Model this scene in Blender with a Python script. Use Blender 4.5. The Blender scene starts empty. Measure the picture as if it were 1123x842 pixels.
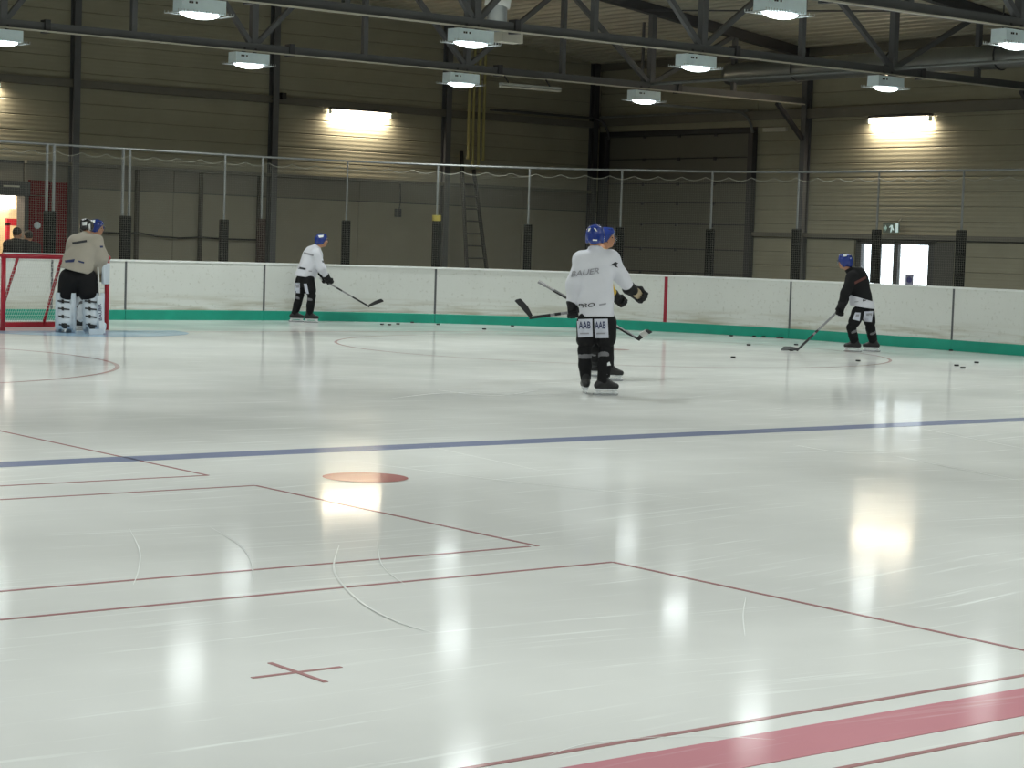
import bpy, bmesh, math, random
import numpy as np
from mathutils import Vector, Matrix
from mathutils.bvhtree import BVHTree
random.seed(7)
sc = bpy.context.scene
C = sc.collection

# ------------------------------------------------------------------ camera
EYE = np.array([0.0, 0.0, 1.65])
FPX, PITCH, ROLL, YAW = 2245.2, 0.067623, 0.031282, -0.667773
FWD = np.array([-math.sin(YAW) * math.cos(PITCH), math.cos(YAW) * math.cos(PITCH), -math.sin(PITCH)])
R0 = np.array([math.cos(YAW), math.sin(YAW), 0.0])
U0 = np.cross(R0, FWD)
RGT = R0 * math.cos(ROLL) + U0 * math.sin(ROLL)
UPV = -R0 * math.sin(ROLL) + U0 * math.cos(ROLL)
cam_d = bpy.data.cameras.new('camera')
cam = bpy.data.objects.new('camera', cam_d)
C.objects.link(cam)
cam_d.sensor_fit = 'HORIZONTAL'
cam_d.sensor_width = 36.0
cam_d.lens = FPX * 36.0 / 1123.0
cam_d.clip_start, cam_d.clip_end = 0.1, 400
M = Matrix(((RGT[0], UPV[0], -FWD[0]), (RGT[1], UPV[1], -FWD[1]), (RGT[2], UPV[2], -FWD[2])))
cam.matrix_world = Matrix.Translation(Vector(EYE)) @ M.to_4x4()
sc.camera = cam

# ------------------------------------------------------------------ world and exposure
world = bpy.data.worlds.new('overcast sky')
sc.world = world
world.use_nodes = True
bg = world.node_tree.nodes['Background']
bg.inputs[0].default_value = (0.86, 0.93, 1.0, 1)
bg.inputs[1].default_value = 8.0
sc.view_settings.view_transform = 'Standard'
sc.view_settings.look = 'None'
sc.view_settings.exposure = 0.0
sc.view_settings.gamma = 1.0
sc.view_settings.use_curve_mapping = False
LAMP_W = 42.5
LAMP_COL = (0.93, 1.0, 0.975)
TUBE_STRENGTH = 52.0
WALL_WASH_W = 68.0

# ------------------------------------------------------------------ measuring helpers
def ray(px, py):
    return FWD + RGT * (px - 561.5) / FPX - UPV * (py - 421.0) / FPX
def at(px, py, D):
    return EYE + ray(px, py) * D
def on_ground(px, py, z=0.0):
    d = ray(px, py)
    return EYE + d * ((z - EYE[2]) / d[2])
def on_end(px, py, Y=41.0):
    d = ray(px, py)
    return EYE + d * (Y / d[1])
def on_side(px, py, X=35.0):
    d = ray(px, py)
    return EYE + d * (X / d[0])
def depth(p):
    return float((np.asarray(p) - EYE) @ FWD)

def unit_v(v):
    v = np.asarray(v, float)
    return v / max(np.linalg.norm(v), 1e-9)

# ------------------------------------------------------------------ materials
MATS = {}
def new_mat(name):
    m = bpy.data.materials.new(name)
    m.use_nodes = True
    nt = m.node_tree
    return m, nt, nt.nodes['Principled BSDF']
def setp(b, **k):
    names = {'rough': 'Roughness', 'metal': 'Metallic', 'spec': 'Specular IOR Level', 'ior': 'IOR',
             'coat': 'Coat Weight', 'coat_rough': 'Coat Roughness', 'alpha': 'Alpha', 'trans': 'Transmission Weight'}
    for a, v in k.items():
        b.inputs[names[a]].default_value = v
def mat(name, col, rough=0.6, var=0.12, scale=6.0, bump=0.0, bscale=40.0, **k):
    """plain coloured material with a little procedural variation"""
    if name in MATS:
        return MATS[name]
    m, nt, b = new_mat(name)
    setp(b, rough=rough, **k)
    N, L = nt.nodes.new, nt.links.new
    tc = N('ShaderNodeTexCoord')
    nz = N('ShaderNodeTexNoise')
    nz.inputs['Scale'].default_value = scale
    nz.inputs['Detail'].default_value = 4
    L(tc.outputs['Object'], nz.inputs['Vector'])
    mx = N('ShaderNodeMix')
    mx.data_type = 'RGBA'
    c0 = [max(0, c * (1 - var)) for c in col]
    c1 = [min(1, c * (1 + var)) for c in col]
    mx.inputs[6].default_value = (*c0, 1)
    mx.inputs[7].default_value = (*c1, 1)
    L(nz.outputs['Fac'], mx.inputs[0])
    L(mx.outputs[2], b.inputs['Base Color'])
    if bump:
        n2 = N('ShaderNodeTexNoise')
        n2.inputs['Scale'].default_value = bscale
        L(tc.outputs['Object'], n2.inputs['Vector'])
        bp = N('ShaderNodeBump')
        bp.inputs['Strength'].default_value = bump
        bp.inputs['Distance'].default_value = 0.01
        L(n2.outputs['Fac'], bp.inputs['Height'])
        L(bp.outputs[0], b.inputs['Normal'])
    MATS[name] = m
    return m
def emit(name, col, strength):
    if name in MATS:
        return MATS[name]
    m, nt, b = new_mat(name)
    b.inputs['Base Color'].default_value = (0.8, 0.8, 0.8, 1)
    b.inputs['Emission Color'].default_value = (*col, 1)
    b.inputs['Emission Strength'].default_value = strength
    MATS[name] = m
    return m

def ice_mat(name, col, paint=False):
    """skated ice: pale body, fine scratches running every way, glossy but scuffed top"""
    m, nt, b = new_mat(name)
    N, L = nt.nodes.new, nt.links.new
    tc = N('ShaderNodeTexCoord')
    def streak(rot, sx, sy, scale, detail=6, rough=0.6):
        mp = N('ShaderNodeMapping')
        mp.inputs['Rotation'].default_value = (0, 0, rot)
        mp.inputs['Scale'].default_value = (sx, sy, 1)
        # bend the streaks like skate tracks
        wn = N('ShaderNodeTexNoise')
        wn.inputs['Scale'].default_value = 0.13
        wn.inputs['Detail'].default_value = 1
        L(tc.outputs['Object'], wn.inputs['Vector'])
        vm = N('ShaderNodeVectorMath')
        vm.operation = 'MULTIPLY_ADD'
        vm.inputs[1].default_value = (2.6, 2.6, 0)
        L(wn.outputs['Color'], vm.inputs[0])
        L(tc.outputs['Object'], vm.inputs[2])
        L(vm.outputs[0], mp.inputs['Vector'])
        nz = N('ShaderNodeTexNoise')
        nz.inputs['Scale'].default_value = scale
        nz.inputs['Detail'].default_value = detail
        nz.inputs['Roughness'].default_value = rough
        L(mp.outputs[0], nz.inputs['Vector'])
        return nz.outputs['Fac']
    def ramp(src, a, bb, ca, cb):
        r = N('ShaderNodeValToRGB')
        r.color_ramp.elements[0].position = a
        r.color_ramp.elements[1].position = bb
        r.color_ramp.elements[0].color = (ca, ca, ca, 1)
        r.color_ramp.elements[1].color = (cb, cb, cb, 1)
        L(src, r.inputs[0])
        return r.outputs[0]
    def math_(op, a, bb):
        n = N('ShaderNodeMath')
        n.operation = op
        for i, v in enumerate((a, bb)):
            if isinstance(v, (int, float)):
                n.inputs[i].default_value = v
            else:
                L(v, n.inputs[i])
        return n.outputs[0]
    s1 = streak(0.5, 0.16, 4.5, 3.2)
    s2 = streak(-0.12, 0.14, 5.0, 4.2)
    s3 = streak(1.2, 0.18, 4.5, 3.6)
    pn = N('ShaderNodeTexNoise')
    pn.inputs['Scale'].default_value = 0.35
    pn.inputs['Detail'].default_value = 5
    L(tc.outputs['Object'], pn.inputs['Vector'])
    sc1 = ramp(s1, 0.60, 0.74, 0, 1)
    sc2 = ramp(s2, 0.62, 0.76, 0, 1)
    sc3 = ramp(s3, 0.62, 0.74, 0, 1)
    scr = math_('MINIMUM', math_('ADD', math_('ADD', sc1, sc2), sc3), 1.0)
    worn = ramp(pn.outputs['Fac'], 0.35, 0.68, 0, 1)
    mx = N('ShaderNodeMix')
    mx.data_type = 'RGBA'
    dark = [c * 0.80 for c in col]
    mx.inputs[6].default_value = (*dark, 1)
    mx.inputs[7].default_value = (*col, 1)
    L(worn, mx.inputs[0])
    m2 = N('ShaderNodeMix')
    m2.data_type = 'RGBA'
    L(mx.outputs[2], m2.inputs[6])
    fr = (0.93, 0.96, 0.94)
    k = 0.25 if paint else 0.62
    m2.inputs[7].default_value = (*fr, 1)
    L(math_('MULTIPLY', scr, k), m2.inputs[0])
    L(m2.outputs[2], b.inputs['Base Color'])
    ro = math_('ADD', math_('MULTIPLY', worn, 0.05), math_('ADD', math_('MULTIPLY', scr, 0.14), 0.07))
    L(ro, b.inputs['Roughness'])
    setp(b, ior=1.042, spec=0.5)
    bp = N('ShaderNodeBump')
    bp.inputs['Strength'].default_value = 0.008
    bp.inputs['Distance'].default_value = 0.004
    L(math_('ADD', s2, math_('ADD', s1, s3)), bp.inputs['Height'])
    L(bp.outputs[0], b.inputs['Normal'])
    MATS[name] = m
    return m

def wall_mat(name, col):
    """ribbed metal cladding: fine horizontal ribs as relief, blotchy dust"""
    m, nt, b = new_mat(name)
    N, L = nt.nodes.new, nt.links.new
    tc = N('ShaderNodeTexCoord')
    geo = N('ShaderNodeNewGeometry')
    nz = N('ShaderNodeTexNoise')
    nz.inputs['Scale'].default_value = 1.3
    nz.inputs['Detail'].default_value = 6
    L(geo.outputs['Position'], nz.inputs['Vector'])
    mx = N('ShaderNodeMix')
    mx.data_type = 'RGBA'
    mx.inputs[6].default_value = (*[c * 0.85 for c in col], 1)
    mx.inputs[7].default_value = (*[c * 1.12 for c in col], 1)
    L(nz.outputs['Fac'], mx.inputs[0])
    L(mx.outputs[2], b.inputs['Base Color'])
    setp(b, rough=0.75, spec=0.2)
    wv = N('ShaderNodeTexWave')
    wv.bands_direction = 'Z'
    wv.inputs['Scale'].default_value = 3.4
    L(geo.outputs['Position'], wv.inputs['Vector'])
    bp = N('ShaderNodeBump')
    bp.inputs['Strength'].default_value = 0.25
    bp.inputs['Distance'].default_value = 0.01
    L(wv.outputs['Fac'], bp.inputs['Height'])
    L(bp.outputs[0], b.inputs['Normal'])
    MATS[name] = m
    return m

def board_mat():
    """white plastic boards, puck scuffs everywhere, brown grime above the kick plate"""
    m, nt, b = new_mat('scuffed white board')
    N, L = nt.nodes.new, nt.links.new
    geo = N('ShaderNodeNewGeometry')
    sep = N('ShaderNodeSeparateXYZ')
    L(geo.outputs['Position'], sep.inputs[0])
    def noise(scale, detail=5, vec=None):
        nz = N('ShaderNodeTexNoise')
        nz.inputs['Scale'].default_value = scale
        nz.inputs['Detail'].default_value = detail
        L(vec or geo.outputs['Position'], nz.inputs['Vector'])
        return nz.outputs['Fac']
    def maprange(src, a, bb, c=0.0, d=1.0):
        r = N('ShaderNodeMapRange')
        r.inputs[1].default_value, r.inputs[2].default_value = a, bb
        r.inputs[3].default_value, r.inputs[4].default_value = c, d
        L(src, r.inputs[0])
        return r.outputs[0]
    def mul(a, bb):
        n = N('ShaderNodeMath')
        n.operation = 'MULTIPLY'
        for i, v in enumerate((a, bb)):
            if isinstance(v, (int, float)):
                n.inputs[i].default_value = v
            else:
                L(v, n.inputs[i])
        return n.outputs[0]
    def mixc(f, c0, c1):
        mx = N('ShaderNodeMix')
        mx.data_type = 'RGBA'
        L(f, mx.inputs[0])
        for i, c in ((6, c0), (7, c1)):
            if isinstance(c, tuple):
                mx.inputs[i].default_value = (*c, 1)
            else:
                L(c, mx.inputs[i])
        return mx.outputs[2]
    base = mixc(noise(0.8), (0.62, 0.64, 0.605), (0.73, 0.75, 0.715))
    scuff = maprange(noise(16, 5), 0.60, 0.70)
    base = mixc(mul(scuff, 0.38), base, (0.40, 0.40, 0.33))
    mp = N('ShaderNodeMapping')
    mp.inputs['Scale'].default_value = (0.7, 0.7, 9)
    L(geo.outputs['Position'], mp.inputs[0])
    low = mul(maprange(sep.outputs[2], 0.20, 0.55, 1, 0), maprange(noise(1.6, 6, mp.outputs[0]), 0.42, 0.66))
    base = mixc(mul(low, 0.75), base, (0.33, 0.29, 0.18))
    L(base, b.inputs['Base Color'])
    setp(b, rough=0.45, spec=0.35)
    MATS['board'] = m
    return m

def glass_mat():
    m = bpy.data.materials.new('clear glass')
    m.use_nodes = True
    nt = m.node_tree
    nt.nodes.clear()
    N, L = nt.nodes.new, nt.links.new
    o = N('ShaderNodeOutputMaterial')
    t = N('ShaderNodeBsdfTransparent')
    t.inputs[0].default_value = (0.96, 0.98, 0.97, 1)
    g = N('ShaderNodeBsdfGlossy')
    g.inputs['Roughness'].default_value = 0.03
    f = N('ShaderNodeFresnel')
    f.inputs[0].default_value = 1.45
    mx = N('ShaderNodeMixShader')
    L(f.outputs[0], mx.inputs[0])
    L(t.outputs[0], mx.inputs[1])
    L(g.outputs[0], mx.inputs[2])
    L(mx.outputs[0], o.inputs[0])
    MATS['glass'] = m
    return m

ICE = ice_mat('skated ice', (0.76, 0.765, 0.745))
ICE_BLUE = ice_mat('blue paint under ice', (0.25, 0.28, 0.41), True)
ICE_RED = ice_mat('red paint under ice', (0.44, 0.24, 0.24), True)
ICE_FADED = ice_mat('worn red paint under ice', (0.52, 0.36, 0.35), True)
ICE_SPOT = ice_mat('brick red paint under ice', (0.47, 0.21, 0.20), True)
ICE_PINK = ice_mat('faded red paint under ice', (0.60, 0.27, 0.31), True)
ICE_CREASE = ice_mat('pale blue paint under ice', (0.40, 0.56, 0.72), True)
ICE_SNOW = mat('shaved ice', (0.79, 0.81, 0.79), 0.35, spec=0.4)
CLAD = wall_mat('olive grey cladding', (0.35, 0.33, 0.245))
CLAD_LOW = mat('grey brown wall panel', (0.30, 0.28, 0.21), 0.65, 0.12, 1.5)
CLAD_BAND = mat('dull brown wall band', (0.20, 0.185, 0.15), 0.65, 0.12, 1.5)
BOARD = board_mat()
GLASS = glass_mat()
CAP = mat('white board cap', (0.80, 0.82, 0.80), 0.4)
GREEN = mat('green kick plate', (0.006, 0.31, 0.215), 0.4, 0.18, 3)
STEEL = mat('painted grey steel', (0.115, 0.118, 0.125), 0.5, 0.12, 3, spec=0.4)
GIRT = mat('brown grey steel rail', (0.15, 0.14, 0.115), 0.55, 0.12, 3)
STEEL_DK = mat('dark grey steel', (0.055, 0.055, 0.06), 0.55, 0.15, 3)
GALV = mat('galvanised steel', (0.20, 0.21, 0.205), 0.5, 0.15, 8, metal=0.3)
PALE_CREAM = mat('cream conduit', (0.55, 0.53, 0.45), 0.45)
DECK = mat('grey roof sheet', (0.44, 0.42, 0.33), 0.5, 0.1, 2)
GROUND = mat('dark concrete floor', (0.12, 0.115, 0.105), 0.8, 0.2, 2, 0.2)
BLACKPAD = mat('black foam pad', (0.005, 0.005, 0.005), 0.9, spec=0.15)
BROWNPAD = mat('dark brown foam pad', (0.018, 0.009, 0.008), 0.9, spec=0.15)
YELLOW = mat('yellow tape', (0.45, 0.36, 0.06), 0.6)
NET = mat('grey net cord', (0.30, 0.30, 0.25), 0.8)
WHITE_NET = mat('white goal net cord', (0.6, 0.62, 0.58), 0.8)
REDPOST = mat('red goal paint', (0.42, 0.012, 0.03), 0.35)
REDDOOR = mat('red glossy door', (0.15, 0.006, 0.012), 0.12, 0.2, 2, 0.25, 3)
HOUSING = mat('white lamp housing', (0.74, 0.87, 0.95), 0.45)
WIRE = mat('lamp guard wire', (0.5, 0.53, 0.53), 0.4)
BLACK = mat('black rubber', (0.01, 0.01, 0.01), 0.5)
DUCT = mat('spiral duct', (0.32, 0.34, 0.34), 0.33, 0.12, 4, metal=0.75)
CREAM = mat('cream room wall', (0.80, 0.66, 0.42), 0.7)
LENS = emit('lamp lens', (0.88, 0.98, 1.0), 9.0)
TUBE = emit('warm wall tube', (1.0, 0.86, 0.66), TUBE_STRENGTH)

# ------------------------------------------------------------------ mesh helpers
class MB:
    def __init__(s):
        s.v, s.f = [], []
    def add(s, vs, fs):
        n = len(s.v)
        s.v += [tuple(map(float, v)) for v in vs]
        s.f += [tuple(i + n for i in f) for f in fs]
        return s
    def box(s, x0, x1, y0, y1, z0, z1):
        vs = [(x, y, z) for z in (z0, z1) for y in (y0, y1) for x in (x0, x1)]
        return s.add(vs, [(0, 2, 3, 1), (4, 5, 7, 6), (0, 1, 5, 4), (2, 6, 7, 3), (0, 4, 6, 2), (1, 3, 7, 5)])
    def bar(s, a, b, w, h=None, up=(0, 0, 1)):
        """square bar from a to b; w across, h along up"""
        h = w if h is None else h
        a, b = np.array(a, float), np.array(b, float)
        d = (b - a) / max(np.linalg.norm(b - a), 1e-9)
        u = np.array(up, float)
        if abs(d @ u) > 0.95:
            u = np.array((1.0, 0, 0)) if abs(d[0]) < 0.9 else np.array((0, 1.0, 0))
        r = np.cross(d, u)
        r /= np.linalg.norm(r)
        u = np.cross(r, d)
        vs = []
        for p in (a, b):
            for su, sr in ((-1, -1), (-1, 1), (1, 1), (1, -1)):
                vs.append(p + u * su * h / 2 + r * sr * w / 2)
        return s.add(vs, [(3, 2, 1, 0), (4, 5, 6, 7), (0, 1, 5, 4), (1, 2, 6, 5), (2, 3, 7, 6), (3, 0, 4, 7)])
    def tube(s, pts, r, n=8, cap=True):
        pts = [np.array(p, float) for p in pts]
        rs = list(r) if hasattr(r, '__len__') else [r] * len(pts)
        base = len(s.v)
        ref = None
        for i, p in enumerate(pts):
            d = pts[min(i + 1, len(pts) - 1)] - pts[max(i - 1, 0)]
            d = d / max(np.linalg.norm(d), 1e-9)
            if ref is None:
                ref = np.array((0, 0, 1.0)) if abs(d[2]) < 0.9 else np.array((1.0, 0, 0))
            e = np.cross(d, ref)
            e /= max(np.linalg.norm(e), 1e-9)
            g = np.cross(e, d)
            ref = g
            for k in range(n):
                t = 2 * math.pi * k / n
                s.v.append(tuple(p + rs[i] * (math.cos(t) * e + math.sin(t) * g)))
        for i in range(len(pts) - 1):
            for k in range(n):
                a0, a1 = base + i * n + k, base + i * n + (k + 1) % n
                s.f.append((a0, a0 + n, a1 + n, a1))
        if cap:
            s.f.append(tuple(base + k for k in range(n)))
            s.f.append(tuple(base + (len(pts) - 1) * n + k for k in reversed(range(n))))
        return s
    def sweep(s, path, prof, closed=True):
        """profile (offset along path normal, height) swept along a ground path given as (point, normal)"""
        base = len(s.v)
        n = len(prof)
        for p, nn in path:
            for o, z in prof:
                s.v.append((p[0] + nn[0] * o, p[1] + nn[1] * o, z))
        for i in range(len(path) - 1):
            for k in range(n if closed else n - 1):
                a0, a1 = base + i * n + k, base + i * n + (k + 1) % n
                s.f.append((a0, a1, a1 + n, a0 + n))
        if closed:
            s.f.append(tuple(base + k for k in reversed(range(n))))
            s.f.append(tuple(base + (len(path) - 1) * n + k for k in range(n)))
        return s
    def mesh(s, name, m, smooth=False):
        me = bpy.data.meshes.new(name)
        me.from_pydata(s.v, [], s.f)
        bm = bmesh.new()
        bm.from_mesh(me)
        bmesh.ops.recalc_face_normals(bm, faces=bm.faces)
        bm.to_mesh(me)
        bm.free()
        if smooth:
            me.polygons.foreach_set('use_smooth', [True] * len(me.polygons))
        me.materials.append(m)
        return me
    def build(s, name, m, parent=None, smooth=False):
        return link(name, s.mesh(name, m, smooth), parent)

def link(name, me, parent=None):
    o = bpy.data.objects.new(name, me)
    C.objects.link(o)
    if parent is not None:
        o.parent = parent
        o.matrix_parent_inverse = Matrix.Translation(-Vector(parent.location)) if parent.type == 'EMPTY' and parent.parent is None else Matrix.Identity(4)
    return o
def tag(o, label=None, cat=None, group=None, kind=None):
    if label: o['label'] = label
    if cat: o['category'] = cat
    if group: o['group'] = group
    if kind: o['kind'] = kind
    return o
def thing(name, label, cat, loc=(0, 0, 0), group=None):
    o = bpy.data.objects.new(name, None)
    o.empty_display_size = 0.2
    C.objects.link(o)
    o.location = tuple(map(float, loc))
    return tag(o, label, cat, group)
def structure(o):
    o['kind'] = 'structure'
    return o
def sub(name, mb, m, parent, smooth=False):
    """part or sub-part of something whose geometry is given in world coordinates"""
    o = link(name, mb.mesh(name, m, smooth))
    o.parent = parent
    root = parent
    while root.parent is not None:
        root = root.parent
    if parent is root:
        o.matrix_parent_inverse = Matrix.Translation(-Vector(root.location))
    return o
def local_part(name, me, parent, loc=(0, 0, 0), rot=None):
    """part in the coordinates of its parent"""
    o = bpy.data.objects.new(name, me)
    C.objects.link(o)
    o.parent = parent
    o.location = loc
    if rot: o.rotation_euler = rot
    return o
def copy_tree(o, parent=None):
    c = o.copy()
    C.objects.link(c)
    c.parent = parent
    for ch in o.children:
        copy_tree(ch, c)
    return c

# ================================================================== THE HALL
XW, YE = 35.0, 41.0           # side wall, end wall
X_NEAR, Y_NEAR = -5.0, -31.0
def roof_z(X):
    return 6.38 + (20.0 - abs(X - 15.0)) * 0.115

# ice ------------------------------------------------------------------
RX0, RX1, RY1, RAD = 0.9, 29.1, 35.2, 8.5
def rink_path(n_arc=40):
    """boards from the near left, round both far corners, to the near right: (point, outward normal)"""
    pts = []
    for y in np.linspace(16, 26.7, 8)[:-1]:
        pts.append(((RX0, y), (-1, 0)))
    for t in np.linspace(math.pi, math.pi / 2, n_arc):
        pts.append(((RX0 + RAD + RAD * math.cos(t), RY1 - RAD + RAD * math.sin(t)), (math.cos(t), math.sin(t))))
    for x in np.linspace(RX0 + RAD, RX1 - RAD, 14)[1:-1]:
        pts.append(((x, RY1), (0, 1)))
    for t in np.linspace(math.pi / 2, 0, n_arc):
        pts.append(((RX1 - RAD + RAD * math.cos(t), RY1 - RAD + RAD * math.sin(t)), (math.cos(t), math.sin(t))))
    for y in np.linspace(26.7, 2, 26)[1:]:
        pts.append(((RX1, y), (1, 0)))
    return pts
PATH = rink_path()
PS = [0.0]
for i in range(1, len(PATH)):
    PS.append(PS[-1] + math.dist(PATH[i][0], PATH[i - 1][0]))
PS = np.array(PS)
PXY = np.array([p[0] for p in PATH])
PNN = np.array([p[1] for p in PATH], float)
def path_at(s):
    return ((np.interp(s, PS, PXY[:, 0]), np.interp(s, PS, PXY[:, 1])),
            (np.interp(s, PS, PNN[:, 0]), np.interp(s, PS, PNN[:, 1])))
def path_span(s0, s1):
    ss = [s0] + [s for s in PS if s0 + 1e-4 < s < s1 - 1e-4] + [s1]
    return [path_at(s) for s in ss]
def path_s_of_px(px, off=0.0, py=300):
    """where along the boards a given azimuth of view lies"""
    d = ray(px, py)
    az = math.atan2(d[0], d[1])
    fine = np.linspace(12, PS[-1], 6000)
    a = []
    for s in fine:
        p_, n_ = path_at(s)
        a.append(math.atan2(p_[0] + n_[0] * off, p_[1] + n_[1] * off))
    return float(np.interp(az, a, fine))

ice_pts = [p for p, n in PATH] + [(RX1, -24.0), (RX0, -24.0)]
mb = MB()
mb.add([(x, y, 0) for x, y in ice_pts] + [(x, y, -0.05) for x, y in ice_pts],
       [tuple(range(len(ice_pts)))] + [(i, (i + 1) % len(ice_pts), len(ice_pts) + (i + 1) % len(ice_pts), len(ice_pts) + i) for i in range(len(ice_pts))])
ice = mb.build('floor', ICE)
structure(ice)
tag(ice, 'pale scratched skating ice with red and blue markings', None)

MZ = 0.0025
def strip(x0, x1, y0, y1, z=MZ):
    n = max(1, int(max(abs(x1 - x0), abs(y1 - y0)) / 2))
    m_ = MB()
    m_.box(x0, x1, y0, y1, 0.0002, z)
    return m_
def mark(name, mb_, m):
    o = link(name, mb_.mesh(name, m))
    o.parent = ice
    return o
mark('blue_line', strip(RX0, RX1, 13.30, 13.60), ICE_BLUE)
mark('centre_line', strip(RX0, RX1, 4.60, 4.905), ICE_PINK)
for y in (5.06, 4.43):
    mark('marking_line', strip(RX0, RX1, y - 0.013, y + 0.013), ICE_RED)
# sidelines of a second, smaller set of courts
W = 0.013
XL = 7.07
mark('marking_line', strip(XL - W, XL + W, 12.32, 16.3), ICE_RED)
mark('marking_line', strip(RX0, XL, 12.32 - W, 12.32 + W), ICE_RED)
mark('marking_line', strip(XL - W, XL + W, 8.69, 11.69), ICE_RED)
mark('marking_line', strip(RX0, XL, 11.69 - W, 11.69 + W), ICE_RED)
mark('marking_line', strip(RX0, XL - 0.05, 8.70 - W, 8.70 + W), ICE_RED)
mark('marking_line', strip(RX0, XL, 8.06 - W, 8.06 + W), ICE_RED)
mark('marking_line', strip(XL - W, XL + W, 5.06, 8.06), ICE_RED)
cx, cy = on_ground(326, 737.4)[:2]
mark('cross_mark', strip(cx - 0.20, cx + 0.20, cy - 0.011, cy + 0.011), ICE_RED)
mark('cross_mark', strip(cx - 0.011, cx + 0.011, cy - 0.20, cy + 0.20, MZ + 0.0003), ICE_RED)
def disc(cx, cy, r, z=MZ, n=48, a0=0.0, a1=2 * math.pi):
    m_ = MB()
    vs = [(cx + r * math.cos(a0 + (a1 - a0) * k / n), cy + r * math.sin(a0 + (a1 - a0) * k / n), z) for k in range(n + (0 if a1 - a0 > 6.28 else 1))]
    m_.add(vs, [tuple(range(len(vs)))])
    return m_
def ring(cx, cy, r, w, z=MZ, n=96, a0=0.0, a1=2 * math.pi):
    m_ = MB()
    path = []
    for k in range(n + 1):
        t = a0 + (a1 - a0) * k / n
        path.append(((cx + r * math.cos(t), cy + r * math.sin(t)), (math.cos(t), math.sin(t))))
    m_.sweep(path, [(-w / 2, z), (w / 2, z)], closed=False)
    return m_
mark('face_off_spot', disc(8.02, 11.79, 0.30), ICE_SPOT)
mark('face_off_circle', ring(7.8, 24.9, 4.5, 0.06), ICE_FADED)
mark('face_off_circle', ring(22.0, 25.3, 4.5, 0.05), ICE_FADED)
mark('face_off_spot', disc(7.8, 24.9, 0.30), ICE_FADED)
mark('face_off_spot', disc(22.0, 25.3, 0.30), ICE_FADED)
mark('goal_line', strip(5.0, 27.9, 30.87, 30.92), ICE_FADED)
GC = (15.55, 31.35)
mark('goal_crease', disc(15.4, 31.3, 1.85, MZ, 40, math.pi, 2 * math.pi), ICE_CREASE)
# single bright skate cuts that the eye picks out
def arc_px(pts, w):
    P = [on_ground(*q)[:2] for q in pts]
    # smooth through the points
    out = []
    for i in range(len(P) - 1):
        p0, p1, p2, p3 = P[max(i - 1, 0)], P[i], P[i + 1], P[min(i + 2, len(P) - 1)]
        for t in np.linspace(0, 1, 8, endpoint=False):
            out.append(0.5 * (2 * p1 + (p2 - p0) * t + (2 * p0 - 5 * p1 + 4 * p2 - p3) * t * t + (3 * p1 - p0 - 3 * p2 + p3) * t ** 3))
    out.append(P[-1])
    path = []
    for i, p in enumerate(out):
        d = out[min(i + 1, len(out) - 1)] - out[max(i - 1, 0)]
        d = d / np.linalg.norm(d)
        path.append((p, (-d[1], d[0])))
    m_ = MB()
    base = 0
    for i, (p, nn) in enumerate(path):
        ww = w * min(1, 4 * min(i, len(path) - 1 - i) / len(path) + 0.15)
        for o in (-ww / 2, ww / 2):
            m_.v.append((p[0] + nn[0] * o, p[1] + nn[1] * o, 0.0035))
    for i in range(len(path) - 1):
        m_.f.append((2 * i, 2 * i + 1, 2 * i + 3, 2 * i + 2))
    return m_
for pts, w in [([(372, 598), (366, 622), (376, 642), (402, 665), (440, 684), (475, 694)], 0.012),
               ([(414, 594), (416, 612), (424, 626), (445, 642)], 0.006),
               ([(142, 580), (153, 604), (152, 625), (146, 642)], 0.007),
               ([(380, 505), (470, 517), (560, 528), (640, 536), (760, 548)], 0.010),
               ([(470, 490), (540, 505), (610, 520)], 0.006),
               ([(230, 578), (262, 598), (276, 618), (277, 640)], 0.006),
               ([(818, 655), (815, 675), (817, 698)], 0.006),
               ([(600, 830), (650, 815), (760, 808), (850, 812)], 0.005),
               ([(1010, 470), (1060, 480), (1123, 492)], 0.012),
               ([(980, 500), (1050, 514), (1123, 528)], 0.012),
               ([(430, 437), (490, 431), (560, 432), (610, 434)], 0.03),
               ([(480, 428), (540, 434), (590, 428)], 0.03),
               ([(870, 488), (930, 497), (990, 496)], 0.012)]:
    mark('skate_cut', arc_px(pts, w), ICE_SNOW)

# concrete surround ------------------------------------------------------
mb = MB()
outer = [(X_NEAR, Y_NEAR), (XW, Y_NEAR), (XW, YE), (X_NEAR, YE)]
mb.box(X_NEAR, XW, Y_NEAR, YE + 0.0, -0.30, -0.055)
structure(tag(mb.build('floor_surround', GROUND), 'dark concrete floor around the rink'))
mb = MB()
mb.sweep([((p[0], p[1]), n) for p, n in PATH], [(0.16, -0.055), (6.5, -0.055), (6.5, -0.054), (0.16, -0.02)], closed=False)
# outside ground beyond the exit door
SNOW = mat('pale outdoor paving', (0.72, 0.74, 0.76), 0.8)
structure(tag(MB().box(XW + 0.32, XW + 60, -20, 80, -0.35, -0.06).build('ground_outside', SNOW), 'bright pale paving outside the glass door'))

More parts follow.
